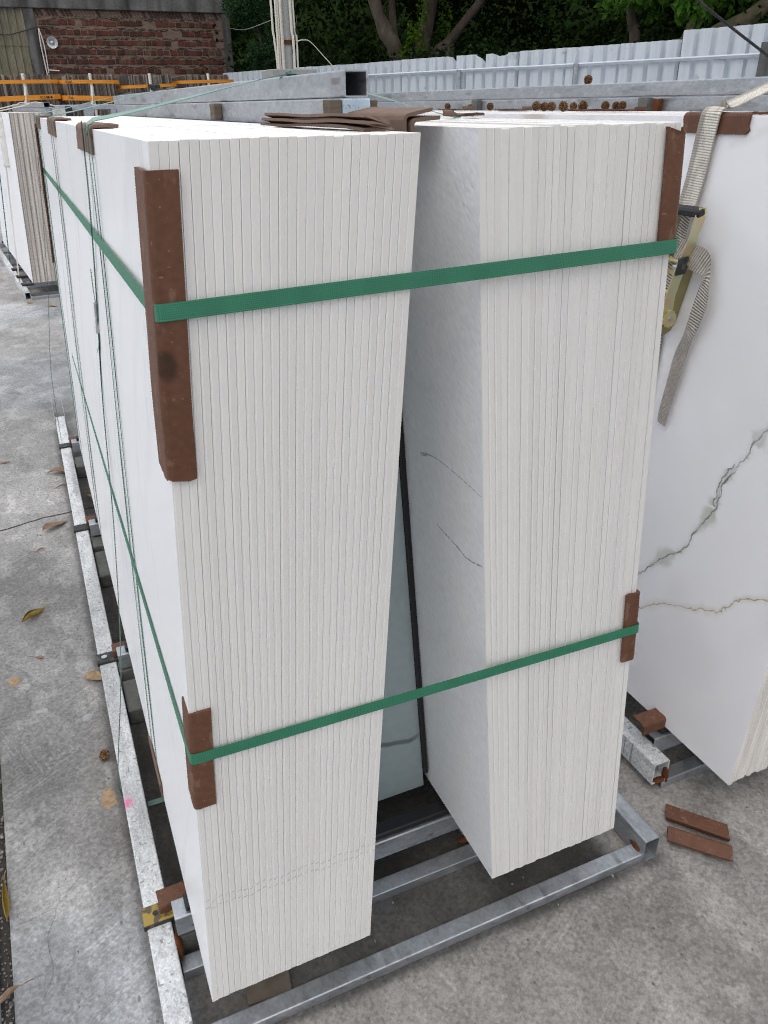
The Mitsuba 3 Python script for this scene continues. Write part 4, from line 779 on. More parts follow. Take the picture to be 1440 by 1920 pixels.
def leaf_mesh(L, W, curl, twist, seed, fold=0.3):
    r = np.random.RandomState(seed); nu, nv = 15, 11; V = []; curl = curl * 1.45
    for i in range(nu):
        u = i / (nu - 1); w = W * (math.sin(math.pi * min(1, u * 1.02)) ** 0.75) * (1 - 0.25 * u) + 0.0012
        for j in range(nv):
            v = (j / (nv - 1) - 0.5) * 2; a = v * curl
            x = (math.sin(a) / curl if curl > 0.05 else v) * w / 2; z = (1 - math.cos(a)) / max(curl, 0.05) * w / 2 + fold * abs(v) * w * 0.25
            th = twist * (u - 0.5); c, s = math.cos(th), math.sin(th); x, z = c * x - s * z, s * x + c * z
            V.append((x, (u - 0.5) * L, z + 0.006 * math.sin(u * 5 + seed) * L / 0.1))
    V = np.array(V); V += (meshkit.noise(V * 130 + seed)[:, None] - 0.5) * [0.002, 0.001, 0.003]; f = []
    for i in range(nu - 1):
        for j in range(nv - 1):
            a = i * nv + j; f.append([a, a + 1, a + nv + 1, a + nv])
    st = tube(curve([(0, L / 2 - 0.002, 0.002), (0.002, L / 2 + 0.012, 0.004), (0.006, L / 2 + 0.028, 0.003)], 8), [0.0013] * 8, 5)
    q = np.array(f); tri = np.vstack([q[:, [0, 1, 2]], q[:, [0, 2, 3]]]); m = trimesh.util.concatenate([trimesh.Trimesh(V, tri, process=False), st])
    m.apply_translation([0, 0, -m.bounds[0][2] + 0.001]); return m
def leaf(x, y, rot, L, W, curl, lab, seed, bs='dry_leaf', tw=0.4, z=0.0, grp='fallen leaves'):
    single('fallen_leaf', moved(leaf_mesh(L, W, curl, tw, seed), rotz(rot, (x, y, z))), bs, lab, 'leaf', grp, smooth=True)
leaf(-0.822, 1.893, -0.78, 0.125, 0.075, 1.9, 'curled olive-brown leaf on the concrete, mid left', 1)
leaf(-0.932, 0.565, 0.06, 0.135, 0.045, 1.7, 'curled yellow-brown leaf lying along the groove', 2, z=0.0)
leaf(-0.935, 0.30, -1.2, 0.075, 0.055, 2.4, 'crumpled brown leaf across the groove in the bottom left corner', 3, 'brown_leaf', 1.2, z=0.006)
leaf(-0.640, 1.395, 1.2, 0.075, 0.06, 0.5, 'flat tan piece of dried mud against the side rail by the second bearer', 4, 'dried_mud', 0.1)  # dried mud piece, drawn with the leaf mesh
leaf(-0.645, 3.32, 1.25, 0.14, 0.06, 0.5, 'broad brown leaf tucked under the side rail', 5, 'brown_leaf', 0.2)
leaf(-0.64, 3.12, 1.4, 0.09, 0.02, 0.9, 'narrow dark leaf beside the far part of the side rail', 6, 'brown_leaf', 0.3)
leaf(-0.70, 2.66, -0.9, 0.15, 0.06, 0.4, 'dry skeleton leaf lying on the joint in the concrete', 7, 'brown_leaf', 0.3)
leaf(-0.92, 3.60, 1.35, 0.07, 0.018, 0.8, 'thin brown leaf at the left edge of the picture', 8, 'brown_leaf', 0.3)
leaf(-0.812, 1.605, 1.2, 0.030, 0.02, 0.5, 'small tan leaf scrap below the curled olive leaf', 9, 'brown_leaf', 0.3)
leaf(-0.455, 7.72, 1.2, 0.11, 0.05, 0.4, 'yellowish leaf on the ground in front of the far left rack', 10, 'dried_mud', 0.2)
leaf(-0.66, 8.0, 0.4, 0.10, 0.05, 0.4, 'tan leaf beside the foot of the far left rack', 11, 'dried_mud', 0.2)
leaf(-0.775, 2.45, 1.9, 0.05, 0.014, 0.9, 'narrow straw-coloured leaf just below the joint', 12, 'brown_leaf', 0.4)
leaf(-0.515, 2.87, 0.3, 0.11, 0.05, 1.6, 'dry crumpled leaf caught behind the side rail under the slabs', 13, 'brown_leaf', 0.8, z=0.02)
leaf(-0.505, 3.02, 0.1, 0.09, 0.03, 1.2, 'dry twig-like leaf caught behind the side rail, upper one', 14, 'brown_leaf', 0.8, z=0.02)
def mudflake(x, y, rx, ry, lab, seed, bs='dried_mud'):
    r = np.random.RandomState(seed); th = np.linspace(0, 2 * np.pi, 22, endpoint=False)
    rr = 0.65 + 0.6 * meshkit.fbm(np.column_stack([np.cos(th) * 1.3, np.sin(th) * 1.3, np.full(22, seed * 3.1)]), 3)
    top = np.column_stack([x + rx * rr * 0.85 * np.cos(th), y + ry * rr * 0.85 * np.sin(th), 0.0022 + 0.001 * r.rand(22)]); bot = np.column_stack([x + rx * rr * np.cos(th), y + ry * rr * np.sin(th), np.full(22, 0.0004)])
    V = np.vstack([top, bot, [[x, y, 0.0032]]]); f = []
    for j in range(22):
        k = (j + 1) % 22; f += [[44, j, k], [j, j + 22, k + 22], [j, k + 22, k]]
    single('mud_flake', trimesh.Trimesh(V, np.array(f), process=False), bs, lab, 'dried mud', 'scraps on the concrete', smooth=40)
mudflake(-0.655, 0.815, 0.026, 0.042, 'orange-tan dried mud flake beside the side rail', 1)
mudflake(-0.90, 1.50, 0.022, 0.028, 'pale tan dried mud flake by the groove', 2)
mudflake(-0.825, 1.295, 0.014, 0.010, 'small white crumb of plaster, left one', 3, 'cover_concrete')
mudflake(-0.806, 1.292, 0.009, 0.016, 'small white crumb of plaster, right one', 4, 'cover_concrete')
mudflake(-0.68, 1.20, 0.018, 0.02, 'pale plaster smear between leaf and mud flake', 5, 'cover_concrete')

# ------------------------------------------------------------------ far left rack details, ropes
def rope(pts, r, lab, bs='white_plastic', n=24, grp='ropes'): single('rope', tube(curve(pts, n), r, 6), bs, lab, 'rope', grp, smooth=True)
def r2p(x, y, z): return (R2 @ np.array([x, y, z, 1]))[:3]
rope([r2p(-0.39, 1.0, 1.78), r2p(-0.15, 1.0, 1.825), r2p(0.0, 1.0, 1.858), r2p(0.3, 1.0, 1.79)], 0.006, 'white rope over the ridge of the far left rack, nearer one')
rope([r2p(-0.39, 2.2, 1.78), r2p(-0.1, 2.2, 1.84), r2p(0.0, 2.2, 1.86), r2p(0.35, 2.2, 1.79)], 0.007, 'white rope over the ridge of the far left rack, farther one')
rope([r2p(-0.41, 0.75, 1.76), r2p(-0.50, 0.8, 0.9), r2p(-0.60, 0.55, 0.10)], 0.007, 'white rope down the face of the far left rack slabs')
rope([r2p(-0.41, 1.7, 1.76), r2p(-0.50, 1.7, 0.9), r2p(-0.58, 1.7, 0.15)], 0.006, 'grey rope down the face of the far left rack, behind', 'green_cord')
sv = tube(curve([r2p(-0.42, 0.7, 1.72), r2p(-0.435, 0.70, 1.5), r2p(-0.455, 0.68, 1.25)], 20), 0.03 + 0.012 * meshkit.noise(np.column_stack([np.arange(20) * 0.7, np.zeros(20), np.zeros(20)])), 10)
single('foam_sleeve', sv, 'white_paint', 'white padding sleeve round the rope of the far left rack', 'padding sleeve', smooth=True)
for k, y in enumerate((0.05, 0.55, 1.05)):
    part(r2 + '__side_rail', 'rail_pad', moved(cbox(-0.62, -0.50, y - 0.05, y + 0.05, 0.145, 0.165, 0.002), R2), 'rubber')
# grey-blue boxes and a black post showing above the near stack, behind
single('trestle', moved(join([cbox(-0.05, 0.05, 0, 0.06, 0, 1.84, 0.004), cbox(-0.35, 0.35, 0.0, 0.08, 1.78, 1.83, 0.004), cbox(-0.30, -0.24, 0.0, 0.06, 0, 1.78, 0.004), cbox(0.24, 0.30, 0.0, 0.06, 0, 1.78, 0.004)]), rotz(0.08, (0.35, 9.2, 0))), 'galvanised', 'grey steel trestle standing behind the far left rack', 'trestle')
single('black_post', moved(cbox(-0.03, 0.03, -0.03, 0.03, 0, 1.815, 0.004), rotz(0.0, (0.055, 7.9, 0))), 'rubber', 'short black post between the far left rack and the near stacks', 'post')

# ------------------------------------------------------------------ strapped stacks in front of the brick wall
GS = 'strapped stacks of weathered slabs by the brick wall'
fs = [mikit.ply(cbox(-0.0075 - 0.0012 * k, 0.0075 + 0.0012 * k, 0, 2.6, 0, 2.0 + 0.012 * k, 0.002), 'slab_weathered', False) for k in range(3)]
fp = mikit.ply(cbox(-0.009, 0.009, 0, 2.6, 0, 2.03, 0.002), 'white_paint', False)
names = ('leftmost', 'second from the left', 'third from the left', 'rightmost')
spans = ((-0.62, 0.42), (0.50, 1.42), (1.50, 2.41), (2.52, 3.46))
rs = np.random.RandomState(8)
for s, (x0, x1) in enumerate(spans):
    Y = 15.0 + 0.02 * s; xc = 0.5 * (x0 + x1)
    tr = thing('stack_frame', f'white A-shaped frame carrying the {names[s]} strapped stack by the brick wall', 'stack frame', 'white stack frames')
    part(tr, 'base', cbox(x0, x1, Y - 0.05, Y + 2.7, 0.0, 0.26, 0.01), 'galvanised')
    part(tr, 'leg', tube([(xc + 0.01, Y - 0.10, 2.32), (xc + 0.03, Y - 0.10, 0.2)], 0.026, 4, True), 'white_paint', False)
    part(tr, 'leg', tube([(xc + 0.015, Y - 0.135, 2.12), (xc - 0.30, Y - 0.135, 0.2)], 0.026, 4, True), 'white_paint', False)
    n = int((x1 - x0 - 0.06) / 0.0205); lean = 0.035
    for side in (0, 1):
        xs = np.arange(x0 + 0.02, xc - 0.03, 0.0205) if side == 0 else np.arange(xc + 0.03, x1 - 0.01, 0.0205)
        sh = np.eye(4); sh[0, 2] = lean if side == 0 else -lean
        for j, x in enumerate(xs):
            g = fs[rs.randint(3)]
            M = mat((x + (0.0 if side == 0 else 0.035), Y + 0.012 * rs.rand(), 0.27 + 0.02 * rs.rand()), (1, 0, 0), (0, 1, 0), (0, 0, 1)) @ sh
            single('weathered_slab', g, None, f'thin weathered slab standing edge-on in the {names[s]} strapped stack', 'stone slab', f'slabs of the {names[s]} strapped stack', M=M)
    def ostrap(zl_, zr_, h, lab, txt=None, tx=0.0):
        pts = [(x0 - 0.03, Y + 1.2, zl_), (x0 - 0.03, Y + 0.02, zl_), (x0 - 0.01, Y - 0.02, zl_)] + [(x0 + (x1 - x0) * t, Y - 0.03 - 0.12 * math.sin(math.pi * t) ** 0.6, zl_ + (zr_ - zl_) * t) for t in np.linspace(0.08, 0.92, 14)] + [(x1 + 0.01, Y - 0.02, zr_), (x1 + 0.03, Y + 0.02, zr_), (x1 + 0.03, Y + 1.2, zr_)]
        pts = np.array(pts); pts[2:-2, 1] = np.minimum(pts[2:-2, 1], Y - 0.02)
        m, uv = ribbon(pts, (0, 0, 1), h, 0.004)
        o = thing('orange_strap', lab, 'strap', 'orange straps round the stacks by the wall'); bd = part(o, 'band', m, 'orange_webbing', False)
        if txt:
            tmx = meshkit.text_mesh(txt, 0.034, 0.002, True); t0 = tx
            yy = Y - 0.03 - 0.12 * math.sin(math.pi * (t0 + 0.05)) ** 0.6 - 0.02
            part(bd, 'lettering', moved(tmx, mat((x0 + (x1 - x0) * t0, yy, zl_ + (zr_ - zl_) * t0 - 0.017), (1, 0, 0), (0, 0, 1), (0, -1, 0))), 'black_print', False)
            for q in (0.125, 0.175):
                part(bd, 'dot', moved(m3.Manifold.cylinder(0.002, 0.019, 0.019, 10), mat((x0 + (x1 - x0) * t0 + q + 0.01, yy, zl_ + (zr_ - zl_) * t0), (1, 0, 0), (0, 0, 1), (0, -1, 0))), 'black_print', False)
    if s == 0: ostrap(2.19, 2.20, 0.055, 'upper orange strap on the leftmost stack by the brick wall'); ostrap(1.94, 1.975, 0.075, 'lower orange strap with black digits on the leftmost stack by the wall', '0120', 0.70)
    if s == 1: ostrap(2.195, 2.19, 0.055, 'upper orange strap with black digits on the second stack by the wall', '0160', 0.06); ostrap(1.955, 1.93, 0.075, 'lower orange strap on the second stack by the wall', '721', 0.06)
    if s == 2: ostrap(2.11, 2.14, 0.050, 'upper orange strap on the third stack by the wall, with a ratchet'); ostrap(1.92, 1.98, 0.05, 'lower orange strap on the third stack by the wall')
    if s == 3: ostrap(2.185, 2.20, 0.050, 'orange strap on the rightmost stack by the brick wall', '', 0.0)
single('strap_ratchet', join([cbox(1.90, 2.10, 14.80, 14.86, 2.085, 2.15, 0.01), cbox(1.93, 2.02, 14.77, 14.80, 2.06, 2.13, 0.008)]), 'black_steel', 'dark ratchet buckle on the third strapped stack by the wall', 'ratchet buckle')

# ------------------------------------------------------------------ brick building at the back left
bw = thing('brick_wall', 'weathered red brick infill wall between grey concrete posts and beam', 'wall')
YB = 19.0
part(bw, 'mortar_bed', cbox(0.44, 4.36, YB + 0.012, YB + 0.25, 0, 3.60, 0), 'mortar', False)
rs = np.random.RandomState(21)
bricks = [mikit.ply(cbox(-0.066, 0.066, -0.0, 0.05, -0.046, 0.046, 0.005), 'brick', False), mikit.ply(cbox(-0.063, 0.063, 0.0, 0.05, -0.044, 0.047, 0.008), 'brick', False), mikit.ply(cbox(-0.13, 0.13, 0.0, 0.05, -0.046, 0.045, 0.006), 'brick', False)]
thin, nb = [], 0
for k in range(7):
    z = 2.49 + k * 0.1745 - 0.3 * 0.1745 + 0.055; x = 0.54 + 0.06 * (k % 2)
    if z > 3.50: break
    while x < 4.28:
        g = rs.choice([0, 1, 0, 1, 2]); wdt = 0.27 if g == 2 else 0.141
        if x + wdt - 0.07 > 4.30: break
        if rs.rand() > 0.05:
            part(bw, 'brick', bricks[g], None, M=T().translate([x + (wdt - 0.141) / 2, YB + 0.004 * rs.randn() - 0.002, z + 0.004 * rs.randn()]).rotate([0, 1, 0], 1.2 * rs.randn())); nb += 1
        x += wdt + 0.004 * rs.randn()
    zz = z + 0.0745
    for dz in (-0.017, 0.0, 0.018):
        x = 0.5 + 0.1 * rs.rand()
        while x < 4.3:
            w = 0.05 + 0.10 * rs.rand()
            if rs.rand() < 0.72: thin.append(cbox(x, x + w, YB - 0.004 + 0.012 * rs.rand(), YB + 0.04, zz + dz - 0.004 + 0.004 * rs.randn(), zz + dz + 0.006, 0.002))
            x += w + 0.02 + 0.05 * rs.rand()
part(bw, 'thin_brick_course', join(thin), 'thin_brick', False, kind='stuff', label='ragged thin dark brick pieces between the courses')
x = 0.52
while x < 4.28:
    m = cbox(-0.024, 0.024, 0.0, 0.05, -0.062, 0.062, 0.006)
    part(bw, 'brick', moved(m, np.array(mat((x, YB - 0.006 + 0.006 * rs.rand(), 3.535), (math.cos(0.5), 0, math.sin(0.5)), (0, 1, 0), (-math.sin(0.5), 0, math.cos(0.5))))), 'thin_brick' if rs.rand() < 0.5 else 'mortar', False); x += 0.066 + 0.01 * rs.rand()
part(bw, 'beam', cbox(-3.5, 4.62, YB - 0.07, YB + 0.28, 3.602, 4.6, 0.01), 'old_concrete', False)
part(bw, 'post', cbox(0.255, 0.465, YB - 0.05, YB + 0.26, 0, 3.60, 0.01), 'old_concrete', False)
part(bw, 'post', cbox(4.33, 4.50, YB - 0.05, YB + 0.26, 0, 3.60, 0.01), 'old_concrete', False)
# corrugated sheets left of the wall
def corrugated(W, h, pitch, amp, valley, t=0.0015, nz=2, top=None, seed=0):
    xs, ds = [], []; x = 0
    while x < W - 1e-6:
        for dx, d in ((0, 0), (pitch * (1 - valley) - 0.016, 0), (pitch * (1 - valley), amp), (pitch - 0.016, amp)):
            if x + dx <= W: xs.append(x + dx); ds.append(d)
        x += pitch
    xs.append(W); ds.append(0 if abs((W / pitch) % 1) < 0.02 or True else 0)
    n = len(xs); V = []
    for s in (0, t):
        for k in range(nz + 1):
            for i in range(n):
                hh = h if top is None else h + top[i % len(top)] * (k == nz)
                V.append((xs[i], ds[i] + s + 0.003 * math.sin(seed + k * 1.7 + i), hh * k / nz))
    f = []; Nn = n * (nz + 1)
    for k in range(nz):
        for i in range(n - 1):
            a = k * n + i; f += [[a, a + 1, a + n + 1], [a, a + n + 1, a + n], [Nn + a, Nn + a + n + 1, Nn + a + 1], [Nn + a, Nn + a + n, Nn + a + n + 1]]
    for i in range(n - 1):
        a = nz * n + i; f += [[a, a + 1, Nn + a + 1], [a, Nn + a + 1, Nn + a]]
    return trimesh.Trimesh(np.array(V), np.array(f), process=False)
cs = thing('corrugated_wall', 'weathered tan corrugated sheet wall left of the brick wall', 'wall')
part(cs, 'backing', cbox(-3.5, 0.44, YB + 0.08, YB + 0.25, 0, 3.60, 0), 'old_concrete', False)
for k, (xa, z0, h) in enumerate(((-0.64, 0, 2.98), (-1.56, 0, 2.98), (-2.48, 0, 2.98))):
    part(cs, 'lower_sheet', moved(corrugated(0.9, h, 0.15, -0.035, 0.30, seed=k), mat((xa, YB + 0.03, z0), (1, 0, 0), (0, 1, 0), (0, 0, 1))), 'old_sheet', False)
    part(cs, 'upper_sheet', moved(corrugated(0.9, 0.72, 0.15, -0.035, 0.30, seed=k + 4), mat((xa + 0.01, YB + 0.015, 2.94), (1, 0, 0), (0, 1, 0), (0, 0, 1))), 'old_sheet', False)
hn_ = thing('horn_speaker', 'round grey horn mounted on the brick wall beside the white pipes', 'loudspeaker')
prf = [(0.02, 0.0), (0.03, -0.05), (0.06, -0.10), (0.105, -0.13), (0.108, -0.125), (0.065, -0.09), (0.036, -0.04)]
hm = trimesh.creation.revolve(np.array([(r, -z) for r, z in prf] + [prf[0][:1] + (0.0,)]), sections=24)
part(hn_, 'flare', moved(hm, mat((0.70, YB - 0.02, 3.01), (1, 0, 0), (0, 0, 1), (0.12, -1, -0.1))), 'galvanised_bright', 40)
part(hn_, 'centre_knob', moved(trimesh.creation.icosphere(2, 0.034), mat((0.71, YB - 0.13, 3.0), (1, 0, 0), (0, 1, 0), (0, 0, 1))), 'galvanised_bright', True)
wp = thing('wall_pipe', 'pair of thin white pipes running down beside the brick wall', 'pipe')
part(wp, 'pipe', tube(curve([(0.50, YB - 0.08, 3.27), (0.49, YB - 0.08, 2.9), (0.52, YB - 0.08, 2.2)], 12), 0.011, 8), 'white_paint', True)
part(wp, 'pipe', tube(curve([(0.505, YB - 0.09, 3.25), (0.55, YB - 0.09, 2.95), (0.545, YB - 0.09, 2.45)], 12), 0.011, 8), 'white_paint', True)
part(wp, 'pipe', tube([(0.54, YB - 0.09, 2.505), (0.76, YB - 0.09, 2.495)], 0.012, 8), 'white_paint', True)
single('wall_cable', tube(curve([(-1.2, YB - 0.05, 3.22), (-0.2, YB - 0.05, 3.13), (0.1, YB - 0.07, 3.17), (0.5, YB - 0.1, 3.27), (0.8, YB - 0.03, 3.28)], 30), 0.010, 6), 'black_steel', 'sagging black cable across the corrugated sheets', 'cable', smooth=True)

# ------------------------------------------------------------------ corrugated hoarding
FA = math.radians(-15.4); FD = np.array([math.sin(FA), math.cos(FA), 0]); FN = np.array([-math.cos(FA), math.sin(FA), 0])
F0 = np.array([3.81, 16.47, 0.0])
def fm(s, off, z): return mat(F0 + FD * s + FN * off + [0, 0, z], -FD, FN, (0, 0, 1))
fe = thing('site_fence', 'pale blue-grey corrugated steel hoarding with a torn top edge', 'fence')
s = 0.35; k = 0; rs = np.random.RandomState(4)
while s > -15:
    W = 0.80; top = 2.385 + 0.004 * rs.randn() - 0.004 * (s + 7) * 0
    tp = None
    if s < -9.40: top = 2.475 + 0.004 * rs.randn()
    if -7.4 < s < -6.0: tp = [0, 0, 0, 0, 0, -0.015, -0.07, -0.02, 0, 0, 0, 0, 0] if s > -6.7 else [0, -0.05, -0.10, -0.02, 0, 0.0, -0.015, -0.03, -0.035, -0.03, -0.01, 0, 0, 0, 0, 0, 0]
    M = fm(s, 0.004 * (k % 2), 0.0)
    part(fe, 'panel', moved(corrugated(W, top, 0.205, -0.058, 0.27, nz=6, top=tp, seed=k * 1.3), M), 'fence_sheet', False)
    s -= W - 0.01 + (0.02 if k % 3 == 0 else 0); k += 1
for a, b, z in ((0.3, -7.72, 2.200), (-7.60, -15, 2.195), (0.3, -15, 1.2)):
    pb = F0 + FD * a + FN * 0.03 + [0, 0, z]; pe = F0 + FD * b + FN * 0.03 + [0, 0, z]
    part(fe, 'rail', tube([pb, pe], 0.0205, 4), 'fence_sheet', False)
for sp in (-2.3, -6.55, -8.62, -11.02):
    pb = F0 + FD * sp + FN * 0.055
    part(fe, 'post', tube([pb, pb + [0, 0, 2.21]], 0.032, 8), 'galvanised', 40)
part(fe, 'brace', tube([F0 + FD * -11.05 + FN * 0.1 + [0, 0, 2.3], F0 + FD * -11.05 + FN * 0.1], 0.06, 8), 'old_concrete', 40)

# ------------------------------------------------------------------ power pole, cables
up_ = thing('utility_pole', 'concrete pole with bundled white conduits strapped to it', 'utility pole')
pc = np.array([3.71, 12.40, 0])
part(up_, 'shaft', tube([pc + [0, 0, 0], pc + [0.01, 0, 3.2], pc + [0.02, 0, 8]], [0.105, 0.095, 0.08], 10), 'cover_concrete', 40)
rs = np.random.RandomState(9)
for k, (dx, lean, r) in enumerate(((-0.235, -0.015, 0.017), (-0.195, 0.0, 0.016), (-0.160, 0.004, 0.020), (-0.122, 0.0, 0.020), (-0.10, -0.004, 0.018), (0.055, -0.02, 0.022), (0.118, -0.03, 0.017))):
    y = -0.10 - 0.03 * (k % 2); w = rs.rand()
    part(up_, 'conduit', tube(curve([pc + [dx + 0.045 * (dx < 0) * (1 - 0.0), y, 0.2], pc + [dx + 0.03 * (dx < -0.2), y, 2.2], pc + [dx + 0.006 * w, y, 2.7], pc + [dx + lean, y, 3.3], pc + [dx + lean, y, 8]], 16), r, 8), 'white_plastic', True)
part(up_ + '__shaft', 'clamp', tube([pc + [0.003, 0, 2.62], pc + [0.003, 0, 2.68]], 0.112, 12), 'rust', 40)
part(up_, 'footing', cbox(3.38, 4.10, 12.2, 12.8, 0, 2.29, 0.01), 'cover_concrete', False, label='pale concrete block at the foot of the pole')
part(up_, 'loose_wire', tube(curve([(3.82, 12.28, 2.66), (3.92, 12.28, 2.68), (4.05, 12.3, 2.66), (4.25, 12.3, 2.48), (4.4, 12.2, 2.3)], 24), 0.007, 5), 'white_plastic', True)
part(up_, 'loose_wire', tube(curve([(3.80, 12.27, 2.72), (3.78, 12.26, 2.6), (3.74, 12.26, 2.5), (3.79, 12.26, 2.74), (3.86, 12.3, 3.0)], 24), 0.005, 5), 'old_wood', True)
single('overhead_wire', tube(curve([(3.45, 12.3, 2.93), (3.8, 15.2, 3.02), (4.44, 18.93, 3.33)], 20), 0.006, 5), 'galvanised', 'thin pale wire running left from the utility pole', 'wire', smooth=True)
single('stay_cable', tube(curve([(4.05, 4.35, 2.62), (4.45, 4.45, 2.46), (4.9, 4.51, 2.29), (5.4, 4.58, 2.11), (6.0, 4.7, 1.9), (6.5, 4.8, 0.0)], 40), 0.0105, 6), 'black_steel', 'dark twisted stay cable crossing above the fence at the upper right', 'cable', smooth=True)

# ------------------------------------------------------------------ trees beyond the fence
def leaves(C, n_per, spread, size, seed, up=0.35, aspect=0.55, droop=0.0, pts=6):
    """leaf-shaped faces scattered about the clump centres C (m,3)"""
    r = np.random.RandomState(seed); C = np.asarray(C, float); c = np.repeat(C, n_per, 0); n = len(c)
    d = r.randn(n, 3); d /= np.linalg.norm(d, axis=1, keepdims=True); c = c + d * (spread * r.rand(n, 1) ** 0.5) * [1, 1, 0.8]
    nrm = r.randn(n, 3) + [0, 0, up * 3]; nrm /= np.linalg.norm(nrm, axis=1, keepdims=True)
    ax_ = np.cross(nrm, r.randn(n, 3)); ax_[:, 2] -= droop; ax_ /= np.linalg.norm(ax_, axis=1, keepdims=True); sd_ = np.cross(nrm, ax_)
    L = size * (0.6 + 0.8 * r.rand(n, 1)); W = L * aspect
    o = c
    if pts == 4:
        V = np.stack([o - ax_ * L / 2, o + sd_ * W / 2, o + ax_ * L / 2, o - sd_ * W / 2], 1).reshape(-1, 3); b = np.arange(n)[:, None] * 4
        f = np.vstack([b + [0, 1, 2], b + [0, 2, 3]])
    else:
        fo = nrm * W * 0.18
        V = np.stack([o - ax_ * L / 2, o + sd_ * W / 2 - ax_ * L * 0.1 + fo, o + sd_ * W * 0.33 + ax_ * L * 0.22 + fo * .7, o + ax_ * L / 2 - fo * .5, o - sd_ * W * 0.33 + ax_ * L * 0.22 + fo * .7, o - sd_ * W / 2 - ax_ * L * 0.1 + fo, o + ax_ * 0], 1).reshape(-1, 3); b = np.arange(n)[:, None] * 7
        f = np.vstack([b + [6, 0, 1], b + [6, 1, 2], b + [6, 2, 3], b + [6, 3, 4], b + [6, 4, 5], b + [6, 5, 0]])
    return trimesh.Trimesh(V, f, process=False)
rs = np.random.RandomState(77)
def trunk(pts, r0, r1, seed, n=22, sides=10):
    p = curve(pts, n); rad = np.linspace(r0, r1, n); m = tube(p, rad, sides)
    v = np.array(m.vertices); q = meshkit.fbm(v[:n * sides] * [5, 5, 2.5] + seed, 3)[:, None] - 0.5
    c = np.repeat(p, sides, 0); v[:len(c)] += (v[:len(c)] - c) * q * 0.7; m.vertices = v; return m
def crown_centres(c, rad, n, seed):
    r = np.random.RandomState(seed); d = r.randn(n, 3); d /= np.linalg.norm(d, axis=1, keepdims=True); return np.asarray(c) + d * np.asarray(rad) * (r.rand(n, 1) ** 0.4)
def tree(label, trunks, crown, mats, seed, leafsize=0.11, n=55, per=70, bs='bark', spread=0.5, extra=None):
    t = thing('tree', label, 'tree', 'trees beyond the fence')
    for tr in trunks: part(t, 'trunk' if tr is trunks[0] else 'branch', trunk(*tr), bs, True)
    cm = leaves(crown_centres(crown[0], crown[1], n, seed), per, spread, leafsize, seed, pts=4)
    part(t, 'crown', cm, mats, False)
    if extra: part(t, 'low_shoots', extra, 'leaf_fresh', False, label='bright yellow-green young shoots', kind='stuff')
    return t
def shoot(base, h, seed, lean=(0.05, 0), n=16, sp=0.13):
    r = np.random.RandomState(seed); C = [(base[0] + lean[0] * u * h + 0.06 * r.randn(), base[1] + 0.06 * r.randn(), base[2] + u * h) for u in np.linspace(0, 1, n)]
    return leaves(C, 12, sp, 0.075, seed, pts=6)
tree('broad tree whose pale trunk leans left beyond the fence', [([(6.75, 14.4, 0), (6.55, 14.45, 2.4), (6.30, 14.55, 3.0), (6.08, 14.62, 3.6), (5.7, 14.7, 5.2)], 0.17, 0.10, 1), ([(6.62, 14.6, 2.4), (6.55, 14.7, 3.0), (6.5, 14.8, 4.6)], 0.09, 0.05, 2)], ((5.9, 15.3, 5.6), (2.2, 2.0, 1.5)), 'leaf_dark', 1,
     extra=leaves([(6.62 + 0.10 * math.sin(z * 9), 14.15, z) for z in np.linspace(2.45, 3.05, 12)], 16, 0.13, 0.075, 3, pts=6))
tree('dark upright twin-stemmed tree beyond the fence, centre of the picture', [([(6.95, 14.3, 0), (6.93, 14.3, 2.5), (7.02, 14.25, 3.1), (7.12, 14.2, 3.8), (7.2, 14.2, 5.5)], 0.16, 0.10, 3), ([(7.06, 14.5, 0), (7.10, 14.5, 2.6), (7.25, 14.5, 3.5), (7.4, 14.5, 5.2)], 0.15, 0.09, 4)], ((7.3, 15.2, 5.7), (2.0, 1.8, 1.5)), 'leaf_dark', 2,
     extra=join([shoot((6.80, 14.05, 2.45), 1.0, 5), shoot((7.3, 14.3, 2.55), 1.3, 6, (0.1, 0), sp=0.2)]))
tree('tree with a long bare limb leaning right beyond the fence', [([(7.05, 14.15, 1.6), (7.12, 14.2, 2.5), (7.42, 14.07, 2.82), (7.68, 13.95, 3.16), (7.98, 13.83, 3.52), (8.8, 13.6, 4.6)], 0.11, 0.07, 5), ([(7.35, 14.1, 0), (7.38, 14.1, 2.0), (7.42, 14.08, 2.85)], 0.13, 0.10, 6)], ((9.0, 14.2, 5.6), (2.2, 2.0, 1.4)), 'leaf_dark', 3)
tree('slender tree with broad bright leaves just beyond the fence', [([(7.96, 9.42, 0), (7.95, 9.44, 2.4), (7.90, 9.48, 2.75), (7.82, 9.52, 3.2), (7.7, 9.6, 4.2)], 0.085, 0.045, 7)], ((7.7, 10.2, 4.6), (1.5, 1.4, 0.9)), 'leaf_dark', 4, n=40)
part('tree_003', 'leafy_spray', leaves(np.vstack([crown_centres((7.55, 9.2, 3.02), (0.42, 0.3, 0.20), 16, 5), crown_centres((7.92, 9.15, 2.98), (0.16, 0.2, 0.22), 12, 6)]), 11, 0.15, 0.115, 8, up=0.2, aspect=0.62, droop=0.5), 'leaf_broad', False, label='spray of broad bright green leaves', kind='stuff')
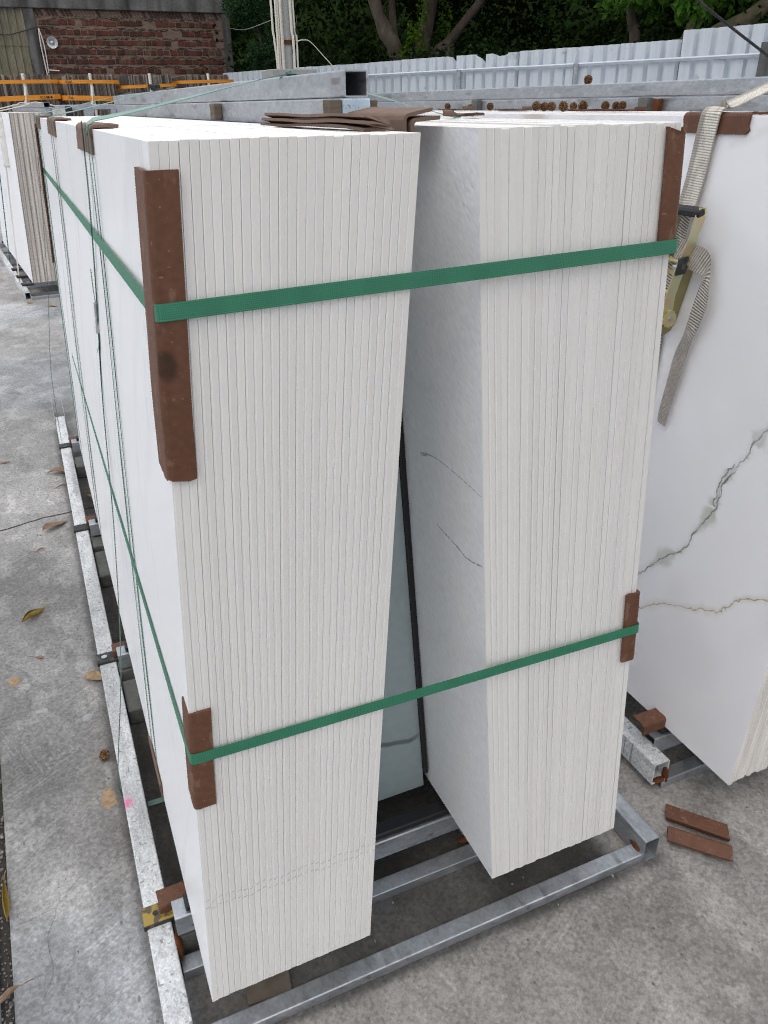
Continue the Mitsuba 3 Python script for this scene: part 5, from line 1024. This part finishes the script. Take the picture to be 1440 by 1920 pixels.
tree('tree with thick mossy limbs spreading low over the fence, upper right', [([(8.6, 8.6, 0), (8.35, 8.3, 2.2), (8.28, 8.24, 2.53), (8.5, 8.16, 2.62), (8.86, 8.0, 2.90), (9.4, 7.8, 3.5)], 0.15, 0.09, 8), ([(8.35, 8.25, 2.52), (8.1, 8.32, 2.50), (7.9, 8.4, 2.42), (7.6, 8.5, 2.2)], 0.13, 0.10, 9), ([(8.2, 8.8, 2.2), (8.35, 8.7, 2.75), (8.9, 8.6, 3.3)], 0.08, 0.06, 10)], ((9.2, 8.8, 4.4), (1.7, 1.6, 1.0)), 'leaf_dark', 5, bs='mossy_bark', n=45)
part('tree_004', 'leafy_spray', leaves(np.vstack([crown_centres((7.62, 8.0, 2.86), (0.26, 0.2, 0.20), 20, 15), crown_centres((7.9, 7.9, 3.05), (0.5, 0.3, 0.12), 16, 16), crown_centres((8.6, 8.4, 2.95), (0.5, 0.3, 0.25), 16, 17)]), 10, 0.13, 0.11, 9, up=0.2, aspect=0.6, droop=0.6), 'leaf_broad', False, label='drooping clusters of broad green leaves', kind='stuff')
bush = thing('shrub', 'small-leaved grey-green bush against the right end of the brick wall', 'shrub')
part(bush, 'stem', trunk([(4.95, 17.6, 0), (4.95, 17.6, 1.5), (4.9, 17.6, 2.6)], 0.06, 0.03, 3), 'bark', True)
part(bush, 'crown', leaves(crown_centres((5.0, 17.55, 2.72), (0.62, 0.45, 0.42), 60, 4), 75, 0.16, 0.055, 12, pts=4), 'leaf_mid', False)
bush = thing('shrub', 'dark green bush hanging over the top right corner of the brick wall', 'shrub')
part(bush, 'stem', trunk([(5.2, 18.6, 0), (5.1, 18.5, 2.5), (4.95, 18.4, 3.6)], 0.07, 0.03, 13), 'bark', True)
part(bush, 'crown', leaves(np.vstack([crown_centres((5.0, 18.2, 3.75), (0.70, 0.5, 0.5), 60, 14), crown_centres((4.55, 18.3, 3.65), (0.35, 0.3, 0.25), 20, 24)]), 60, 0.2, 0.06, 22, pts=4), 'leaf_mid', False)
# the wood behind: one mass of undergrowth and canopy
C = []
line = [(4.2, 21.0), (7.5, 18.6), (9.6, 16.8), (11.2, 13.5), (12.0, 10.5), (12.5, 7.0), (12.8, 3.0)]
for (xa, ya), (xb, yb) in zip(line[:-1], line[1:]):
    for _ in range(150):
        u = rs.rand(); C.append((xa + (xb - xa) * u + 0.9 * rs.randn(), ya + (yb - ya) * u + 0.9 * rs.randn(), 0.8 + 6.4 * rs.rand()))
under = []
for _ in range(260):
    u = rs.rand(); sx = -14 + 14.5 * u; p = F0 + FD * sx - FN * (1.0 + 2.6 * rs.rand()); under.append((p[0], p[1], 1.4 + 1.15 * rs.rand()))
struct('far_wood', leaves(np.array(C), 62, 0.75, 0.15, 31, pts=4), 'leaf_dark', False, label='dark dense wood beyond the fence', kind='stuff')
struct('undergrowth', leaves(np.array(under), 60, 0.4, 0.09, 32, pts=4), 'leaf_dark', False, label='dark undergrowth behind the fence', kind='stuff')
top = []
for _ in range(330):
    u = rs.rand(); sx = -15 + 17 * u; p = F0 + FD * sx - FN * (0.8 + 6.5 * rs.rand()); top.append((p[0], p[1], 4.3 + 1.6 * rs.rand()))
struct('canopy', leaves(np.array(top), 60, 0.75, 0.17, 33, pts=4), 'leaf_dark', False, label='overhanging canopy of the wood', kind='stuff')
fl = []
for _ in range(260):
    k = rs.randint(len(C)); 
    p = np.array(C[k]); fl.append(p + [-0.8 * rs.rand() - 0.5, -0.6, 0])
struct('painted_lit_leaves', leaves(np.array([q for q in fl if q[2] < 4.5 and q[0] > 6.2]), 20, 0.30, 0.09, 35, pts=4), 'leaf_broad', False, label='scattered leaves in the wood, coloured brighter as if lit', kind='stuff')  # lit look is put in by a brighter leaf colour
# wooded bank that closes the view behind the leaves
nb_ = 60; bankl = np.array(line) + 0; V = []; f = []
cl = curve([(x * 1.0 + 2.2, y + 2.0, 0) for x, y in [(1.5, 23.5)] + line + [(12.8, -2)]], nb_)
for i in range(nb_):
    for j, zz in enumerate(np.linspace(0, 9, 14)):
        q = cl[i] + [0.16 * zz, 0.16 * zz, zz]; nn = meshkit.fbm(np.array([[q[0] * 0.9, q[1] * 0.9, zz * 0.9]]), 3)[0] - 0.5; V.append(q + np.array([1, 1, 0.4]) * nn * 2.0)
for i in range(nb_ - 1):
    for j in range(13):
        a = i * 14 + j; f.append([a, a + 14, a + 15, a + 1])
struct('wooded_bank', (np.array(V), np.array(f)), 'leaf_dark', True, label='overgrown bank behind the trees')
